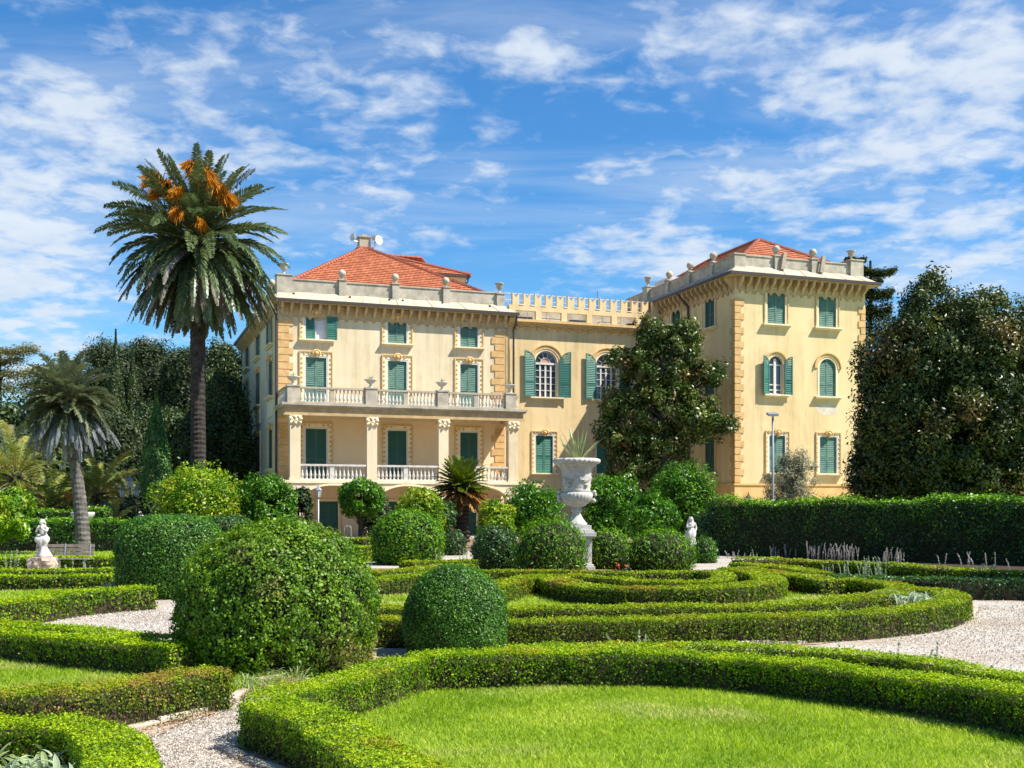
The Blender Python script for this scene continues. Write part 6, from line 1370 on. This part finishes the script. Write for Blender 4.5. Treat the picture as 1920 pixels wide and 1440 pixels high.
band('dense band of pale pink flower spikes before the tall hedge', 1512, 1048, 1612, 1053, 46, .35, .62)
band('smaller clump of pale spikes right of the dense band', 1655, 1056, 1695, 1059, 16, .3, .5)
band('scattered thin pale spikes left of the dense band', 1440, 1045, 1500, 1047, 12, .2, .5)
band('few pale spikes by the robed statue and ball bush', 1360, 1047, 1420, 1048, 10, .15, .35)
band('sparse spikes along the thin hedge at far right', 1700, 1060, 1900, 1072, 9, .3, .5)
band('bluish spikes standing over the shaded right hedge', 1610, 1092, 1660, 1093, 22, .35, .62, m='silver')
band('low bluish spikes along the left part of the shaded hedge', 1540, 1092, 1610, 1092, 12, .35, .5, m='silver')
band('grey spikes near the right end of the shaded hedge', 1825, 1098, 1880, 1099, 14, .35, .5, m='silver')
spikes('tall pair of woolly spikes behind the long front hedge', [(1147, 1222, .20, -.3), (1197, 1228, .27, .02), (1203, 1226, .21, .25)], th=.009, m='silver')
spikes('short curled woolly spike over the long front hedge', [(1275, 1228, .14, -.3), (1270, 1226, .1, .1)], th=.008, m='silver')
spikes('silvery spikes between the two front hedges at right', [(1683, 1262, .31, .05), (1652, 1262, .18, .1), (1590, 1246, .12, 0)], m='silver', th=.009)
spikes('silvery woolly stems between the front hedges at far right', [(1738, 1272, .28, .2), (1755, 1275, .37, .04), (1762, 1274, .24, -.2), (1855, 1290, .2, .1)], m='silver', th=.009)
spikes('white spikes between the round bush and the cycad', [(862, 1058, .42, 0), (868, 1058, .5, .05), (874, 1059, .4, .1), (818, 1060, .3, 0), (892, 1060, .3, .1)], m='spike')
spikes('two grey spikes at the foot of the half shaded round bush', [(966, 1068, .42, 0), (973, 1068, .25, .1)], m='silver')
spikes('silvery stems rising beside the dark boxy bush', [(212, 1112, .42, .1), (222, 1112, .62, .12), (231, 1112, .36, .3), (205, 1112, .22, -.3)], m='silver', th=.02)
spikes('grey stems left of the siren statue', [(12, 1076, .45, -.1), (20, 1076, .52, .05), (28, 1076, .62, .1), (32, 1076, .5, .15)], m='silver', th=.02)
spikes('pale little spikes right of the siren statue', [(112, 1076, .32, 0), (122, 1076, .25, .1), (136, 1076, .42, .05), (158, 1076, .3, -.1), (166, 1077, .22, .2)], m='silver', th=.018)
rosette('big patch of silver leaves inside the right bend of the outer hedge', 1692, 1153, .62, 420, L=.20, w=.04, hmax=4.4)
rosette('silver leaves trailing left of the big silver patch', 1615, 1160, .3, 60, L=.17, w=.035, hmax=2.4)
rosette('small silver plant in the strip left of the trailing silver leaves', 1590, 1172, .17, 34, L=.17, w=.036, hmax=2.2)
rosette('small silver plant between the two front parterre hedges, mid way', 1303, 1176, .24, 40, L=.16, w=.034, hmax=2.0)
rosette('small silver plant between the hedges right of the small clipped bush', 1096, 1178, .26, 46, L=.16, w=.034, hmax=2.2)
rosette('silver shoots just left of the small silver plant below the urn', 1050, 1177, .1, 16, L=.14, w=.03, hmax=2.0)
rosette('velvety silver green leaves filling the near left corner bed', 95, 1500, .36, 260, L=.12, w=.026, hmax=2.6)
rosette('pale green leaves at the far side of the near left corner bed', 10, 1470, .34, 120, 'weed', L=.14, w=.03, hmax=2.4)
rosette('white leaved plant at the foot of the dark boxy bush', 214, 1114, .22, 30, L=.20, w=.02, hmax=2.5)
rosette('patch of red flowers at the foot of the inner right hedge', 1464, 1115, .22, 26, 'flower_red', L=.06, w=.02, name='red_flowers', cat='flowers', group='red flowers', hmax=2.5)
rosette('second patch of red flowers further along the inner right hedge', 1500, 1114, .2, 20, 'flower_red', L=.06, w=.02, name='red_flowers', cat='flowers', group='red flowers', hmax=2.4)
rosette('orange red flowers at the foot of the yew bush right of the pedestal', 1165, 1076, .2, 12, 'flower_red', L=.08, w=.03, name='red_flowers', cat='flowers', group='red flowers', hmax=4.5)
rosette('leafy weeds beside the biggest bush and the dry verge', 455, 1300, .30, 130, 'weed', L=.09, w=.010, name='weeds', cat='weeds', group='weeds at hedge feet', hmax=1.5)
rosette('weeds under the biggest bush by the gravel', 520, 1280, .30, 120, 'weed', L=.10, w=.012, name='weeds', cat='weeds', group='weeds at hedge feet', hmax=1.5)
def tuft(label, px, py, n, L, r=.12, w=.004, m='weed', e=(.7, 1.5)):
    X, Y = G(px, py); o = thing('grass_tuft', label, 'grass', (X, Y, 0), group='tufts of long grass'); it = []
    for i in range(n): a = rng.uniform(0, 6.28); it.append(dict(base=(r*rng.normal()*.6, r*rng.normal()*.4, 0), az_=a, el=rng.uniform(*e), L=L*rng.uniform(.5, 1.15), w=w, bend=rng.uniform(.2, 1.4), n=5, fold=.1))
    blades(it, m, 'blades', o)
tuft('tall pale grass stalks at the dark foot of the biggest bush', 312, 1256, 16, .42, .16, .006, e=(1.0, 1.5))
tuft('arching grass against the near low left hedge', 215, 1240, 34, .30, .25, .004)
tuft('grass tuft at the left edge below the two low hedges', 20, 1210, 30, .28, .25, .004)
tuft('arching grass in the near left corner bed', 165, 1415, 40, .26, .14, .004)
tuft('dry twiggy stalks against the near tip of the lawn hedge', 520, 1408, 46, .30, .07, .0035, e=(1.0, 1.5))
tuft('short grass at the inner corner of the lawn hedge', 690, 1330, 40, .14, .15, .004)

# ------------------------------------------------------------------ litter, pebbles, a patch of newer plaster
def litter(label, pts, n, m, size, name, z=.014, spread=.35, soft=.10, asp=.6, fold=.1):
    """flakes strewn around a strip given by its middle line in photo pixels on the ground"""
    P = smooth_path([G(*p) for p in pts], .1); i = rng.integers(0, len(P), n); Q = P[i]+rng.normal(0, soft, (n, 2))
    o = link_obj(name, leaf_mesh(name, np.concatenate([Q, np.full((n, 1), z)+rng.uniform(0, .006, (n, 1))], 1), np.tile(np.array([0, 0, 1.]), (n, 1)), size, m, asp, spread, svar=.5, fold=fold)); tag(o, label, None, None, 'stuff')
MT['litter'] = foliage('dry_litter', (.10, .05, .02), (.26, .15, .07), (.50, .38, .20), .1, .8, 6)
MT['pebble'] = foliage('pebble_stone', (.26, .225, .185), (.52, .465, .40), (.74, .68, .60), .0, .85, 9, amount=.9)
litter('dry clippings strewn beside the browning hedge', [(225, 1368), (300, 1358), (360, 1342), (430, 1308), (520, 1278), (640, 1245)], 5200, 'litter', .022, 'dry_leaves')
litter('dry clippings at the foot of the outer parterre hedge', [(640, 1200), (950, 1214), (1200, 1214), (1400, 1208), (1560, 1197), (1700, 1178), (1800, 1156), (1815, 1140)], 4200, 'litter', .030, 'dry_leaves')
litter('dry leaves along the shaded foot of the front lawn hedge', [(455, 1405), (520, 1440), (640, 1500)], 1400, 'litter', .018, 'dry_leaves')
litter('coarse pebbles lying on the near gravel path', [(330, 1470), (345, 1420), (370, 1380), (420, 1345), (440, 1330)], 14000, 'pebble', .0105, 'gravel', z=.008, spread=.8, soft=.42, asp=.9, fold=.35)
litter('coarse pebbles lying on the right gravel', [(1990, 1250), (1850, 1200), (1900, 1160), (1960, 1140)], 12000, 'pebble', .016, 'gravel', z=.008, spread=.8, soft=.9, asp=.9, fold=.35)
litter('coarse pebbles on the triangle of gravel at left', [(130, 1160), (230, 1150), (310, 1160), (300, 1175)], 6000, 'pebble', .016, 'gravel', z=.008, spread=.8, soft=.5, asp=.9, fold=.35)
b = MB(TR); u0_, u1_ = rx(1529), rx(1573); zc_ = rz(1550, 767); pp = []
for k in range(22): t = 2*math.pi*k/22; pp.append(((u0_+u1_)/2+(u1_-u0_)/2*math.cos(t)*random.uniform(.85, 1.05), zc_+.42*math.sin(t)*random.uniform(.7, 1.1)))
b.prism(pp, -.003, .0); MT['patch'] = stained('new_plaster', (.56, .46, .34), (.66, .60, .50), (.70, .52, .28), 2.5); part('plaster_patch', b, 'patch', villa)
